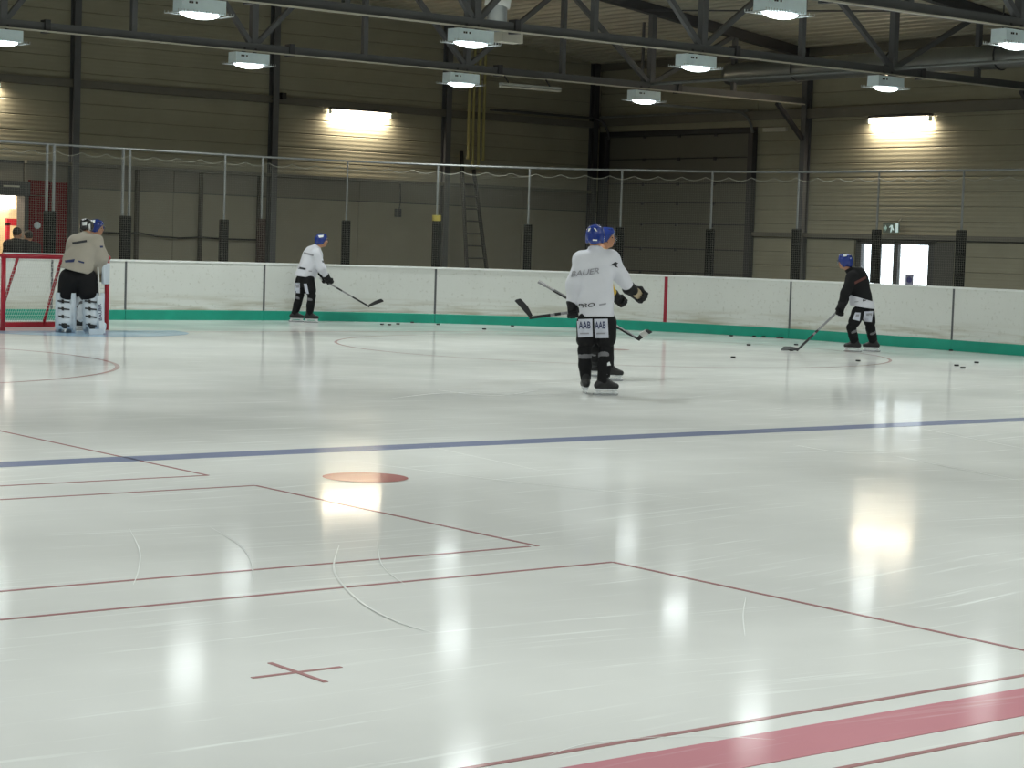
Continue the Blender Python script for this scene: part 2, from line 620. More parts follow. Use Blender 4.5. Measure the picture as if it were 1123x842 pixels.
# end wall ----------------------------------------------------------------
wall_end = tag(bpy.data.objects.new('wall_end', None), 'olive grey clad end wall behind the goal')
C.objects.link(wall_end)
structure(wall_end)
DX0, DX1, DZ = 15.6, 18.88, 2.37      # lit doorway in the end wall
mb = MB()
mb.box(X_NEAR, DX0, YE + 0.06, YE + 0.3, -0.3, 9)
mb.box(DX1, XW + 0.3, YE + 0.06, YE + 0.3, -0.3, 9)
mb.box(DX0, DX1, YE + 0.06, YE + 0.3, DZ, 9)
sub('backing', mb, STEEL_DK, wall_end)
PH = 0.327
def panel_mesh(name, length, h, t, m, axis):
    """one cladding plank: bevelled long edges so each joint shows as a groove"""
    b_ = 0.011
    prof = [(0, b_), (t - b_, b_ * 0.2), (t, b_ * 1.6), (t, h - b_ * 1.6), (t - b_, h - b_ * 0.2), (0, h - b_)]
    m_ = MB()
    n = len(prof)
    for e in (0.006, length - 0.006):
        for o, z in prof:
            m_.v.append((e, -o, z) if axis == 'x' else (-o, -e, z))
    for k in range(n):
        m_.f.append((k, (k + 1) % n, n + (k + 1) % n, n + k))
    m_.f.append(tuple(range(n)))
    m_.f.append(tuple(n + k for k in reversed(range(n))))
    return m_.mesh(name, m)
pm = panel_mesh('panel', 5.0, PH, 0.06, CLAD, 'x')
for X0 in (10, 15, 20, 25, 30):
    z = 3.12
    while z + PH < roof_z(min(X0 + 5, 35)) + 1.2:
        local_part('panel', pm, wall_end, (X0, YE + 0.06, z))
        z += PH
# lower wall: broad flat panels and a duller band under the ledge
for X0, w in ((18.9, 1.1), (20, 2.5), (22.5, 2.5), (25, 2.5), (27.5, 2.5), (30, 2.5), (32.5, 2.5)):
    m_ = MB().box(X0 + 0.006, X0 + w - 0.006, YE + 0.02, YE + 0.06, 0, 2.58)
    sub('panel', m_, CLAD_LOW, wall_end)
    m_ = MB().box(X0 + 0.006, X0 + w - 0.006, YE + 0.0, YE + 0.06, 2.60, 3.06)
    sub('panel', m_, CLAD_BAND, wall_end)
# side wall ----------------------------------------------------------------
wall_side = tag(bpy.data.objects.new('wall_side', None), 'olive grey clad long side wall')
C.objects.link(wall_side)
structure(wall_side)
EY0, EY1, EZ = 29.60, 31.90, 2.02      # glazed exit opening
mb = MB()
mb.box(XW + 0.06, XW + 0.3, Y_NEAR, EY0, -0.3, 7)
mb.box(XW + 0.06, XW + 0.3, EY1, YE + 0.3, -0.3, 7)
mb.box(XW + 0.06, XW + 0.3, EY0, EY1, EZ, 7)
mb.box(XW + 0.06, XW + 0.3, EY0, EY1, -0.3, 0.0)
sub('backing', mb, STEEL_DK, wall_side)
def side_panels(ya, yb, z0, z1):
    me = panel_mesh('panel', ya - yb, PH, 0.06, CLAD, 'y')
    z = z0
    while z < z1:
        local_part('panel', me, wall_side, (XW + 0.06, ya, z))
        z += PH
side_panels(35.2, 33.5, 0.06, 6.3)
z_top = 2.12
side_panels(33.5, EY1 + 0.05, 0.06, z_top - 0.2)
side_panels(EY0 - 0.05, 26.6, 0.06, z_top - 0.2)
side_panels(33.5, 26.6, z_top, 6.3)
side_panels(26.6, 19.7, 0.06, 6.3)
side_panels(41.0, 35.2, 4.66, 6.3)
# near walls and ceiling ------------------------------------------------------
structure(tag(MB().box(X_NEAR - 0.3, X_NEAR, Y_NEAR, YE + 0.3, -0.3, 7).build('wall_near', CLAD), 'long wall behind the viewer'))
structure(tag(MB().box(X_NEAR - 0.3, XW + 0.3, Y_NEAR - 0.3, Y_NEAR, -0.3, 9).build('wall_back', CLAD), 'far short wall behind the viewer'))
mb = MB()
prof = []
x = X_NEAR - 0.3
pitch_ = 0.30
k = 0
while x < XW + 0.3:
    for dx, dz in ((0.0, 0.0), (0.11, 0.0), (0.15, 0.09), (0.26, 0.09)):
        prof.append((x + dx, roof_z(x + dx) + dz))
    x += pitch_
ys = [Y_NEAR - 0.3, YE + 0.3]
for y in ys:
    for X, z in prof:
        mb.v.append((X, y, z))
n = len(prof)
for i in range(n - 1):
    mb.f.append((i, i + 1, n + i + 1, n + i))
# outer skin
base = len(mb.v)
for y in ys:
    for X in (X_NEAR - 0.3, 15.0, XW + 0.3):
        mb.v.append((X, y, roof_z(X) + 0.35))
mb.f += [(base, base + 3, base + 4, base + 1), (base + 1, base + 4, base + 5, base + 2)]
structure(tag(mb.build('ceiling', DECK), 'ribbed grey steel roof deck'))

# girts, ledges, columns -----------------------------------------------------
def girt(name, label, a, b, w, h):
    o = MB().bar(a, b, w, h).build(name, GIRT, None)
    structure(o)
    o['label'] = label
girt('trim_1', 'grey steel rail across the end wall', (10, YE - 0.06, 4.84), (34.9, YE - 0.06, 4.84), 0.12, 0.16)
girt('trim_2', 'grey steel rail along the side wall', (XW - 0.07, 41, 4.92), (XW - 0.07, 16, 4.92), 0.14, 0.22)
girt('trim_3', 'dark ledge across the end wall at fence height', (18.9, YE - 0.05, 3.10), (34.9, YE - 0.05, 3.10), 0.14, 0.07)
girt('trim_4', 'steel rail over the glass exit door', (XW - 0.05, 35.2, 2.10), (XW - 0.05, 26.6, 2.10), 0.10, 0.10)
girt('trim_5', 'dark eaves beam at the top of the side wall', (XW - 0.12, 41, 6.32), (XW - 0.12, 10, 6.32), 0.16, 0.18)
def h_column(x, y, z1, along):
    """rolled steel H section standing against the wall; web normal to the wall"""
    m_ = MB()
    w, d, t = 0.16, 0.20, 0.02
    if along == 'x':    # end wall, flanges parallel to X
        m_.box(x - w / 2, x + w / 2, y - d, y - d + t, -0.06, z1)
        m_.box(x - w / 2, x + w / 2, y - t, y, -0.06, z1)
        m_.box(x - t / 2, x + t / 2, y - d + t, y - t, -0.06, z1)
    else:
        m_.box(x - d, x - d + t, y - w / 2, y + w / 2, -0.06, z1)
        m_.box(x - t, x, y - w / 2, y + w / 2, -0.06, z1)
        m_.box(x - d + t, x - t, y - t / 2, y + t / 2, -0.06, z1)
    return m_
ncol = 0
col_lab = ['steel column on the end wall beside the red door', 'steel column on the end wall left of the lit wall tube',
           'steel column on the end wall next to the ladder', 'dark steel column in the hall corner']
for X, lb in zip((20.0, 25.0, 29.95, 34.7), col_lab):
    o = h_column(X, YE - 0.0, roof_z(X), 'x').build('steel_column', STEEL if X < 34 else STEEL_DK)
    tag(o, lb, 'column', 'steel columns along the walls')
for Y, lb in ((33.5, 'steel column on the side wall right of the roller door'), (26.6, 'steel column on the side wall at the right edge of view')):
    t = thing('steel_column', lb, 'column', (34.95, Y, 0), 'steel columns along the walls')
    sub('shaft', h_column(34.98, Y, 6.35, 'y'), STEEL, t)
    sub('knee_brace', MB().bar((34.8, Y, 4.3), (33.9, Y, 5.1), 0.09), STEEL_DK, t)

# roof trusses -------------------------------------------------------------------
CH_Z = 5.21
def make_truss():
    t = thing('roof_truss', 'roof truss', 'truss')
    me = MB()
    me.box(-4.8, 34.7, -0.08, 0.08, 5.12, 5.135)
    me.box(-4.8, 34.7, -0.05, 0.05, 5.135, 5.27)
    local_part('bottom_chord', me.mesh('bottom_chord', STEEL), t)
    me = MB().box(-4.8, 34.7, -0.125, -0.095, 5.098, 5.125)
    local_part('edge_strip', me.mesh('edge_strip', PALE_CREAM), t)  # thin cream strip along the chord's lower front edge
    for a, b in (((-4.8, 0), (15, 0)), ((15, 0), (34.8, 0))):
        me = MB().bar((a[0], 0, roof_z(a[0]) - 0.12), (b[0], 0, roof_z(b[0]) - 0.12), 0.18, 0.22)
        local_part('top_chord', me.mesh('top_chord', STEEL_DK), t)
    X = -2.5
    while X < 34:
        mid = abs((X / 5.0) - round(X / 5.0)) > 0.2
        w = 0.10 if mid else 0.13
        me = MB().bar((X, 0, 5.26), (X, 0, roof_z(X) - 0.2), w, w)
        local_part('vertical', me.mesh('vertical', STEEL), t)
        if not mid:
            for s in (-1, 1):
                xe = X + s * 2.4
                me = MB().bar((X + s * 0.08, 0, 5.28), (xe, 0, roof_z(xe) - 0.22), 0.09, 0.09)
                local_part('diagonal', me.mesh('diagonal', STEEL), t)
        X += 2.5
    for X in np.arange(0.8, 34, 5.0):
        me = MB().box(X - 0.05, X + 0.05, -0.10, 0.10, 5.09, 5.32)
        local_part('clamp', me.mesh('clamp', STEEL_DK), t)
    return t
truss = make_truss()
TR_Y = [33.5, 26.6, 19.7, 12.8, 5.9, -1.0, -7.9]
tr_lab = ['roof truss nearest the end wall, in front of the roller door', 'second roof truss from the end wall, across the top of the view',
          'third roof truss from the end wall, at the top right', 'fourth roof truss from the end wall, above the ice',
          'fifth roof truss from the end wall, over the viewer', 'sixth roof truss from the end wall, behind the viewer',
          'seventh roof truss from the end wall, furthest behind the viewer']
for i, Y in enumerate(TR_Y):
    o = truss if i == 0 else copy_tree(truss)
    o.location = (0, Y, 0)
    tag(o, tr_lab[i], 'truss', 'roof trusses across the hall')
# stay tubes that tie the bottom chords along the hall
for X, lb in ((30.0, 'grey stay tube tying the trusses near the side wall'), (0.0, 'grey stay tube tying the trusses above the near side')):
    tag(MB().tube([(X, -8, 5.24), (X, 33.5, 5.24)], 0.035, 8).build('stay_tube', GALV), lb, 'tube')
for X in (31.8, 26.2):
    m_ = MB().bar((X, 26.6, roof_z(X) - 0.25), (X - 2.2, 33.4, roof_z(X - 2.2) - 0.22), 0.03)
    tag(m_.build('bracing_rod', STEEL_DK), 'thin dark bracing rod under the roof deck ' + ('near the eaves' if X > 30 else 'above the middle lamp row'), 'rod')
# spiral duct along the side wall
t = thing('air_duct', 'shiny spiral air duct along the eaves of the side wall', 'duct', (32.6, 26, 5.63))
m_ = MB()
ysd = np.arange(8, 33.9, 0.14)
m_.tube([(32.6, y, 5.66) for y in ysd], [0.245 + (0.008 if i % 2 else 0) for i in range(len(ysd))], 20)
sub('pipe', m_, DUCT, t, True)
for y in (31.6, 28.9, 26.1, 22.5):
    sub('hanger', MB().tube([(32.6 + 0.265 * math.cos(a), y, 5.66 + 0.265 * math.sin(a)) for a in np.linspace(0, 2 * math.pi, 21)], 0.016, 6).bar((32.6, y, 5.9), (32.6, y, roof_z(32.6) + 0.02), 0.02), STEEL_DK, t)
# pipe stub with a bright collar behind the second truss
pp = at(545, 14, 37.5)
t = thing('vent_pipe', 'short pale vent pipe with a white collar above the second truss', 'pipe', (pp[0], pp[1], 6.0))
sub('pipe', MB().tube([(pp[0], pp[1], 5.45), (pp[0], pp[1], roof_z(pp[0]) + 0.04)], 0.19, 16), DUCT, t, True)
sub('collar', MB().tube([(pp[0], pp[1], 6.0), (pp[0] + 0.05, pp[1], 6.28)], 0.24, 16), CAP, t, True)

# lamps -----------------------------------------------------------------------------
def lamp_lens():
    m_ = MB()
    a, b = 0.33, 0.13
    rows = []
    for j in range(6):
        ph = j / 5 * math.pi / 2
        rr, z = math.cos(ph), -0.085 * math.sin(ph)
        rows.append([(a * rr * math.cos(2 * math.pi * k / 24), b * rr * math.sin(2 * math.pi * k / 24), z) for k in range(24)])
    for j, r in enumerate(rows[:-1]):
        m_.v += r
    m_.v.append((0, 0, -0.085))
    for j in range(4):
        for k in range(24):
            m_.f.append((j * 24 + k, j * 24 + (k + 1) % 24, (j + 1) * 24 + (k + 1) % 24, (j + 1) * 24 + k))
    for k in range(24):
        m_.f.append((4 * 24 + k, 4 * 24 + (k + 1) % 24, 5 * 24))
    return m_
def make_lamp():
    t = thing('high_bay_lamp', 'lamp', 'lamp')
    m_ = MB()   # tapered sheet metal box
    vs = []
    for z, a, b in ((0.0, 0.36, 0.145), (0.20, 0.36, 0.14)):
        vs += [(-a, -b, z), (a, -b, z), (a, b, z), (-a, b, z)]
    m_.add(vs, [(3, 2, 1, 0), (4, 5, 6, 7), (0, 1, 5, 4), (1, 2, 6, 5), (2, 3, 7, 6), (3, 0, 4, 7)])
    h = local_part('housing', m_.mesh('housing', HOUSING), t)
    for x in (-0.24, -0.20, -0.13):
        local_part('vent_slot', MB().box(x - 0.014, x + 0.014, -0.148, -0.138, 0.12, 0.15).mesh('vent_slot', BLACK), h)
    ln = local_part('lens', lamp_lens().mesh('lens', LENS, True), t)
    g = MB()
    for x in np.linspace(-0.46, 0.46, 19):
        if abs(x) > 0.365:
            g.bar((x, -0.20, -0.02), (x, 0.20, -0.02), 0.008)
    for y in (-0.20, -0.175, 0.175, 0.20):
        g.bar((-0.46, y, -0.02), (0.46, y, -0.02), 0.008)
    for x in np.linspace(-0.46, 0.46, 19):
        for s in (-1, 1):
            g.bar((x, s * 0.15, -0.02), (x, s * 0.20, -0.02), 0.007)
            g.bar((x, s * 0.20, -0.02), (x, s * 0.20, 0.02), 0.007)
    local_part('wire_guard', g.mesh('wire_guard', WIRE), t)
    for x in (-0.12, 0.12):
        local_part('bracket', MB().box(x - 0.02, x + 0.02, -0.04, 0.04, 0.20, 0.30).mesh('bracket', STEEL_DK), t)
    return t
lamp = make_lamp()
row_name = ['above the near boards', 'over the near lane', 'left of the goal axis', 'over the goal axis', 'between the goal axis and the boards', 'over the far lane', 'closest to the side wall']
visible = {(3, 0): 'leftmost lamp on the rear truss, cut by the left edge', (4, 0): 'second lamp from the left on the rear truss, before the steel column',
           (5, 0): 'lamp on the rear truss right of the wall tube', (6, 0): 'lamp on the rear truss nearest the hall corner',
           (3, 1): 'leftmost lamp on the second truss, at the top edge', (4, 1): 'lamp on the second truss beside a cream box',
           (5, 1): 'lamp on the second truss above the roller door', (6, 1): 'lamp on the second truss left of the side wall tube',
           (4, 2): 'lamp on the third truss at the top edge', (5, 2): 'lamp on the third truss cut by the right edge'}
ordn = ['rear', 'second', 'third', 'fourth', 'fifth', 'sixth', 'seventh']
first = True
LZ = 4.875
for j, Y in enumerate(TR_Y):
    for i in range(7):
        X = 4.95 * i + 0.1
        o = lamp if first else copy_tree(lamp)
        first = False
        o.location = (X, Y - 0.02, LZ)
        v = visible.get((i, j))
        tag(o, ('bright white ' + v) if v else 'bright white box lamp under the %s truss, %s' % (ordn[j], row_name[i]), 'lamp', 'box lamps under the roof trusses')
        ld = bpy.data.lights.get('lamp light') or bpy.data.lights.new('lamp light', 'AREA')
        ld.shape = 'ELLIPSE'
        ld.size, ld.size_y = 0.62, 0.24
        ld.energy = LAMP_W
        ld.color = LAMP_COL
        ld.spread = math.radians(168)
        lo = bpy.data.objects.new('lamp_light', ld)
        C.objects.link(lo)
        lo.parent = o
        lo.location = (0, 0, -0.095)

# wall tubes -------------------------------------------------------------------------
def wall_tube(p0, p1, inward, label):
    p0, p1, n = np.array(p0), np.array(p1), np.array(inward)
    c = (p0 + p1) / 2
    t = thing('wall_tube_light', label, 'lamp', c, 'lit tubes on the walls')
    off = n * 0.11
    sub('body', MB().bar(p0 + n * 0.09 + (0, 0, 0.085), p1 + n * 0.09 + (0, 0, 0.085), 0.16, 0.05), STEEL_DK, t)
    sub('tube', MB().tube([p0 + off, p1 + off], 0.045, 12), TUBE, t, True)
    ld = bpy.data.lights.new('wall wash', 'AREA')  # added area light that throws the tube's glow onto the wall
    ld.shape, ld.size, ld.size_y = 'RECTANGLE', float(np.linalg.norm(p1 - p0)) * 0.96, 0.05
    ld.energy, ld.color, ld.spread = WALL_WASH_W, (1.0, 0.86, 0.66), math.radians(170)
    lo = bpy.data.objects.new('wall_wash', ld)
    C.objects.link(lo)
    lo.parent = t
    zz = Vector(tuple(unit_v(n * 0.55 + np.array((0, 0, 0.84)))))     # lamp axis: down and toward the wall
    xx = Vector(tuple(unit_v(p1 - p0)))
    yy = zz.cross(xx)
    lo.matrix_local = Matrix.Translation(Vector(tuple(n * 0.12 + np.array((0, 0, -0.052))))) @ Matrix((xx, yy, zz)).transposed().to_4x4()
    for q in (p0, p1):
        sub('end_cap', MB().bar(q + off - (p1 - p0) * 0.008, q + off + (p1 - p0) * 0.008, 0.11, 0.11), HOUSING, t)
wall_tube((26.55, YE, 4.66), (28.25, YE, 4.66), (0, -1, 0), 'glowing warm tube light high on the end wall')
wall_tube((XW, 31.55, 4.69), (XW, 29.8, 4.69), (-1, 0, 0), 'glowing warm tube light high on the side wall')
wall_tube((16.65, YE, 4.66), (18.25, YE, 4.66), (0, -1, 0), 'glowing warm tube light cut by the left edge')
# unlit strip lights under the rear truss
a, b = on_end(549, 92, 33.2), on_end(614, 97.5, 33.2)
t = thing('strip_light', 'unlit pale strip light slung under the rear truss', 'lamp', (a + b) / 2)
sub('body', MB().bar(a, b, 0.12, 0.05), mat('dusty white strip light', (0.36, 0.37, 0.34), 0.5), t)
sub('tray', MB().bar(a + (0, 0, -0.05), b + (0, 0, -0.05), 0.10, 0.03), PALE_CREAM, t)
for q in (a + (b - a) * 0.15, a + (b - a) * 0.85):
    sub('hanger', MB().bar(q, (q[0], 33.42, 5.14), 0.02), STEEL_DK, t)
a = on_end(556, 43, 26.9)
t = thing('junction_box', 'cream metal box fixed beside a lamp on the second truss', 'box', a)
sub('box', MB().box(a[0] - 0.22, a[0] + 0.22, 26.75, 27.0, a[2] - 0.06, a[2] + 0.10), PALE_CREAM, t)
sub('stem', MB().box(a[0] - 0.03, a[0] + 0.03, 26.8, 26.9, a[2] + 0.09, 5.22), STEEL_DK, t)

# roller (sectional) door on the side wall --------------------------------------------
door1 = tag(bpy.data.objects.new('door_1', None), 'dull sectional overhead door in the side wall corner')
C.objects.link(door1)
structure(door1)
seams = [0.0, 0.55, 1.10, 1.69, 2.31, 2.84, 3.32, 3.94, 4.52]
GD = mat('dull grey door section', (0.15, 0.145, 0.12), 0.6, 0.1, 1.5)
for z0, z1 in zip(seams[:-1], seams[1:]):
    sub('section', MB().box(XW - 0.02, XW + 0.06, 35.35, 40.55, z0 + 0.015, z1 - 0.015), GD, door1)
    for y in (36.6, 37.9, 39.2):
        sub('hinge', MB().box(XW - 0.05, XW - 0.02, y - 0.04, y + 0.04, z1 - 0.06, z1 + 0.02), STEEL_DK, door1)
for y in (35.25, 40.62):
    sub('guide_rail', MB().bar((XW - 0.10, y, 0), (XW - 0.10, y, 4.5), 0.16 if y < 36 else 0.10), STEEL_DK, door1)
def track(y, m, z1=4.98):
    pts = [(XW - 0.12, y, 4.45)] + [(XW - 0.12 - 0.5 * (1 - math.cos(a)), y, 4.45 + (z1 - 4.45) * math.sin(a)) for a in np.linspace(0.2, math.pi / 2, 6)] + [(XW - 4.0, y, z1)]
    return MB().tube(pts, 0.035, 6)
tr_ = sub('track', track(35.25, GALV), GALV, door1)
sub('track', track(40.5, GALV), STEEL_DK, door1)
sub('track_hanger', MB().bar((XW - 3.7, 35.25, 4.98), (XW - 3.7, 35.25, roof_z(31.3)), 0.05), STEEL, door1)
sub('shaft', MB().tube([(XW - 0.35, 35.2, 5.02), (XW - 0.35, 40.6, 5.02)], 0.03, 8), GALV, door1)
sub('lintel', MB().box(XW - 0.10, XW + 0.02, 35.2, 40.7, 4.53, 4.60), STEEL_DK, door1)
sub('lit_bracket', MB().box(XW - 0.08, XW, 34.2, 34.95, 4.53, 4.62), PALE_CREAM, door1)  # small bracket; its pale colour stands for the light it catches

# glazed exit door on the side wall -----------------------------------------------------
door2 = tag(bpy.data.objects.new('door_2', None), 'glazed exit with bright daylight behind it')
C.objects.link(door2)
structure(door2)
FR = mat('dark door frame', (0.05, 0.05, 0.055), 0.5)
for y0, y1 in ((31.76, 31.90), (31.22, 31.35), (30.66, 30.80), (29.60, 29.80)):
    sub('frame_post', MB().box(XW + 0.02, XW + 0.12, y0, y1, 0, EZ), FR, door2)
sub('frame_head', MB().box(XW + 0.02, XW + 0.12, EY0, EY1, 1.93, EZ), FR, door2)
sub('frame_sill', MB().box(XW + 0.02, XW + 0.12, EY0, EY1, 0.0, 0.14), FR, door2)
for y0, y1 in ((31.35, 31.76), (30.80, 31.22), (29.80, 30.66)):
    sub('pane', MB().box(XW + 0.06, XW + 0.072, y0, y1, 0.14, 1.93), GLASS, door2)
sub('door_edge', MB().box(XW + 0.01, XW + 0.05, 30.60, 30.63, 0.1, 1.93), GALV, door2)
sub('push_bar', MB().tube([(XW - 0.03, 29.86, 1.02), (XW - 0.03, 30.6, 1.02)], 0.02, 8), GALV, door2)
LEAF = mat('dark closed door leaf', (0.075, 0.072, 0.066), 0.55)
sub('closed_leaf', MB().box(XW - 0.02, XW + 0.06, 29.05, 29.6, 0.0, 2.0), LEAF, door2)
nt_ = thing('paper_notice', 'pale notice with a blue round emblem taped to the exit glass', 'notice', (XW + 0.04, 30.3, 1.0))
PAPER = mat('pale lilac paper', (0.42, 0.42, 0.58), 0.8)
sub('sheet', MB().box(XW + 0.044, XW + 0.048, 30.20, 30.44, 1.03, 1.29), PAPER, nt_)
m_ = MB()
vs = [(XW + 0.042, 30.32 + 0.075 * math.cos(2 * math.pi * k / 20), 1.16 + 0.075 * math.sin(2 * math.pi * k / 20)) for k in range(20)]
m_.add(vs, [tuple(range(20))])
sub('emblem', m_, mat('blue print', (0.08, 0.08, 0.30), 0.8), nt_)
# hanging exit sign
t = thing('exit_sign', 'small hanging escape sign with white arrow, runner and door above the exit', 'sign', (XW - 0.25, 30.7, 2.2))
EG = emit('sign green', (0.04, 0.32, 0.25), 0.35)
EWH = emit('sign white', (0.7, 1.0, 0.95), 0.45)
sub('plate', MB().box(XW - 0.21, XW - 0.20, 30.45, 30.93, 2.18, 2.42), mat('sign plate', (0.16, 0.19, 0.16), 0.3), t)
sx = XW - 0.225
def sgn(poly, m, nm):
    mm = MB().add([(sx, y, z) for y, z in poly] + [(sx + 0.008, y, z) for y, z in poly],
                  [tuple(range(len(poly))), tuple(len(poly) + k for k in reversed(range(len(poly))))] + [(k, (k + 1) % len(poly), len(poly) + (k + 1) % len(poly), len(poly) + k) for k in range(len(poly))])
    return sub(nm, mm, m, t)
sgn([(30.90, 2.32), (30.85, 2.32), (30.85, 2.36), (30.80, 2.29), (30.85, 2.22), (30.85, 2.26), (30.90, 2.26)], EG, 'arrow')
run = sgn([(30.70, 2.20), (30.68, 2.20), (30.65, 2.27), (30.61, 2.24), (30.60, 2.26), (30.64, 2.31), (30.64, 2.36), (30.69, 2.36), (30.74, 2.31), (30.72, 2.30), (30.68, 2.33), (30.69, 2.27)], EWH, 'running_figure')
sgn([(30.55, 2.20), (30.48, 2.20), (30.48, 2.40), (30.55, 2.40)], EWH, 'door_symbol')
sub('hanger', MB().bar((XW - 0.205, 30.52, 2.4), (XW - 0.06, 30.52, 2.52), 0.012), GALV, t)

# doorway and room behind the end wall --------------------------------------------------
room = tag(bpy.data.objects.new('wall_room', None), 'cream walls of the lit room behind the doorway')
C.objects.link(room)
structure(room)
sub('back_wall', MB().box(14.5, 21.5, 45.0, 45.15, -0.1, 3.0), CREAM, room)
sub('side_wall', MB().box(14.4, 14.5, 41.3, 45.1, -0.1, 3.0), CREAM, room)
sub('side_wall', MB().box(21.5, 21.6, 41.3, 45.1, -0.1, 3.0), CREAM, room)
sub('room_ceiling', MB().box(14.4, 21.6, 41.3, 45.1, 3.0, 3.1), CREAM, room)
sub('room_floor', MB().box(14.4, 21.6, 41.0, 45.1, -0.1, -0.02), GROUND, room)
t = thing('ceiling_panel_light', 'glowing white panel light in the room behind the doorway', 'lamp', (19.3, 44.8, 2.3))
sub('panel', MB().box(16.6, 20.4, 44.70, 44.98, 2.14, 2.46), emit('room panel', (1.0, 0.93, 0.84), 6.0), t)
sub('rim', MB().box(16.55, 20.45, 44.74, 45.0, 2.46, 2.52), HOUSING, t)
ld = bpy.data.lights.new('room light', 'AREA')
ld.size, ld.size_y, ld.shape = 3.0, 1.5, 'RECTANGLE'
ld.energy, ld.color = 200, (1.0, 0.84, 0.62)
lo = bpy.data.objects.new('room_light', ld)
C.objects.link(lo)
lo.parent = t
lo.location = (18.3 - 19.3, 43.2 - 44.8, 2.94 - 2.3)
a = (on_end(7, 250, 44.0) + on_end(25.5, 250, 44.0)) / 2
t = thing('red_frame', 'red painted frame standing in the lit room', 'frame', (a[0], 44, 0))
sub('head', MB().box(a[0] - 0.22, a[0] + 0.22, 43.95, 44.05, 1.74, 1.90), REDPOST, t)
sub('upright', MB().box(a[0] - 0.22, a[0] - 0.14, 43.95, 44.05, -0.02, 1.80), REDPOST, t)
sub('upright', MB().box(a[0] + 0.19, a[0] + 0.22, 43.95, 44.05, -0.02, 1.80), REDPOST, t)
t = thing('blue_cabinet', 'pale blue cabinet in the lit room at the left edge', 'cabinet', (19.0, 44.4, 0))
BC = mat('pale blue panel', (0.42, 0.52, 0.68), 0.5)
sub('body', MB().box(18.4, 19.62, 44.2, 44.8, -0.02, 1.68), BC, t)
sub('cabinet_door', MB().box(18.43, 19.0, 44.17, 44.2, 0.05, 1.64), BC, t)
sub('cabinet_door', MB().box(19.02, 19.59, 44.17, 44.2, 0.05, 1.64), BC, t)
door3 = tag(bpy.data.objects.new('door_3', None), 'tall glossy red door beside the lit doorway')
C.objects.link(door3)
structure(door3)
sub('leaf', MB().box(18.98, 19.42, YE - 0.10, YE - 0.03, 0, 2.38), REDDOOR, door3)
sub('leaf', MB().box(19.45, 19.86, YE - 0.10, YE - 0.03, 0, 2.70), REDDOOR, door3)
sub('top_panel', MB().box(18.98, 19.43, YE - 0.09, YE - 0.03, 2.40, 2.72), REDDOOR, door3)
sub('lintel', MB().box(15.5, 18.98, YE - 0.14, YE + 0.05, 2.37, 2.68), STEEL_DK, door3)
sub('jamb', MB().box(18.86, 18.95, YE - 0.12, YE + 0.05, 0, 2.38), STEEL_DK, door3)
a = on_end(41, 247, YE - 0.12)
sub('white_disc', MB().tube([(a[0], YE - 0.10, a[2]), (a[0], YE - 0.125, a[2])], 0.075, 16), HOUSING, door3)  # small white disc on the red leaf
sub('lamp_strip', MB().box(18.36, 18.72, YE - 0.17, YE - 0.14, 2.55, 2.585), PALE_CREAM, door3)
# upper wall left of the doorway
sub('panel', MB().box(10, DX0, YE + 0.02, YE + 0.06, 0, 3.06), CLAD_LOW, wall_end)
sub('panel', MB().box(DX0, DX1, YE + 0.02, YE + 0.06, 2.69, 3.06), CLAD_BAND, wall_end)
# gate rails and rope on the lower end wall
for px in (150, 220, 284):
    a = on_end(px, 230, YE - 0.04)
    o = MB().bar((a[0], YE - 0.04, 0), (a[0], YE - 0.04, 3.06), 0.09, 0.07).build('wall_pipe', mat('dark brown pipe', (0.05, 0.042, 0.032), 0.6))
    tag(o, {150: 'dark upright pipe on the end wall right of the goal', 220: 'dark upright pipe in the middle of the end wall bay',
            284: 'dark upright pipe close to the steel column'}[px], 'pipe', 'upright pipes on the end wall')
pts = [on_end(px, py, YE - 0.08) for px, py in ((105, 254), (138, 256), (152, 255), (172, 259), (196, 261), (220, 260), (245, 262), (284, 263))]
tag(MB().tube(pts, 0.022, 6).build('slack_cable', BLACK), 'slack dark cable strung along the lower end wall', 'cable')
a = on_end(437, 233, YE - 0.05)
t = thing('wall_socket_box', 'small dark box with a cable on the end wall', 'box', a)
sub('box', MB().box(a[0] - 0.07, a[0] + 0.07, YE - 0.08, YE + 0.02, a[2] - 0.11, a[2] + 0.09), STEEL_DK, t)
sub('cable', MB().tube([(a[0] + 0.04, YE - 0.02, a[2] + 0.08), (a[0] + 0.07, YE - 0.02, a[2] + 0.3), (a[0] + 0.05, YE - 0.02, 3.05)], 0.015, 6), BLACK, t)
# camera-like bracket on the rail
a = on_end(311, 106, YE - 0.2)
t = thing('rail_spotlight', 'small dark fitting on the end wall rail', 'fitting', a)
sub('body', MB().box(a[0] - 0.06, a[0] + 0.06, YE - 0.24, YE - 0.10, a[2] - 0.06, a[2] + 0.09), BLACK, t)
sub('arm', MB().bar((a[0], YE - 0.16, a[2]), (a[0] - 0.3, YE - 0.10, 4.84), 0.03), STEEL_DK, t)

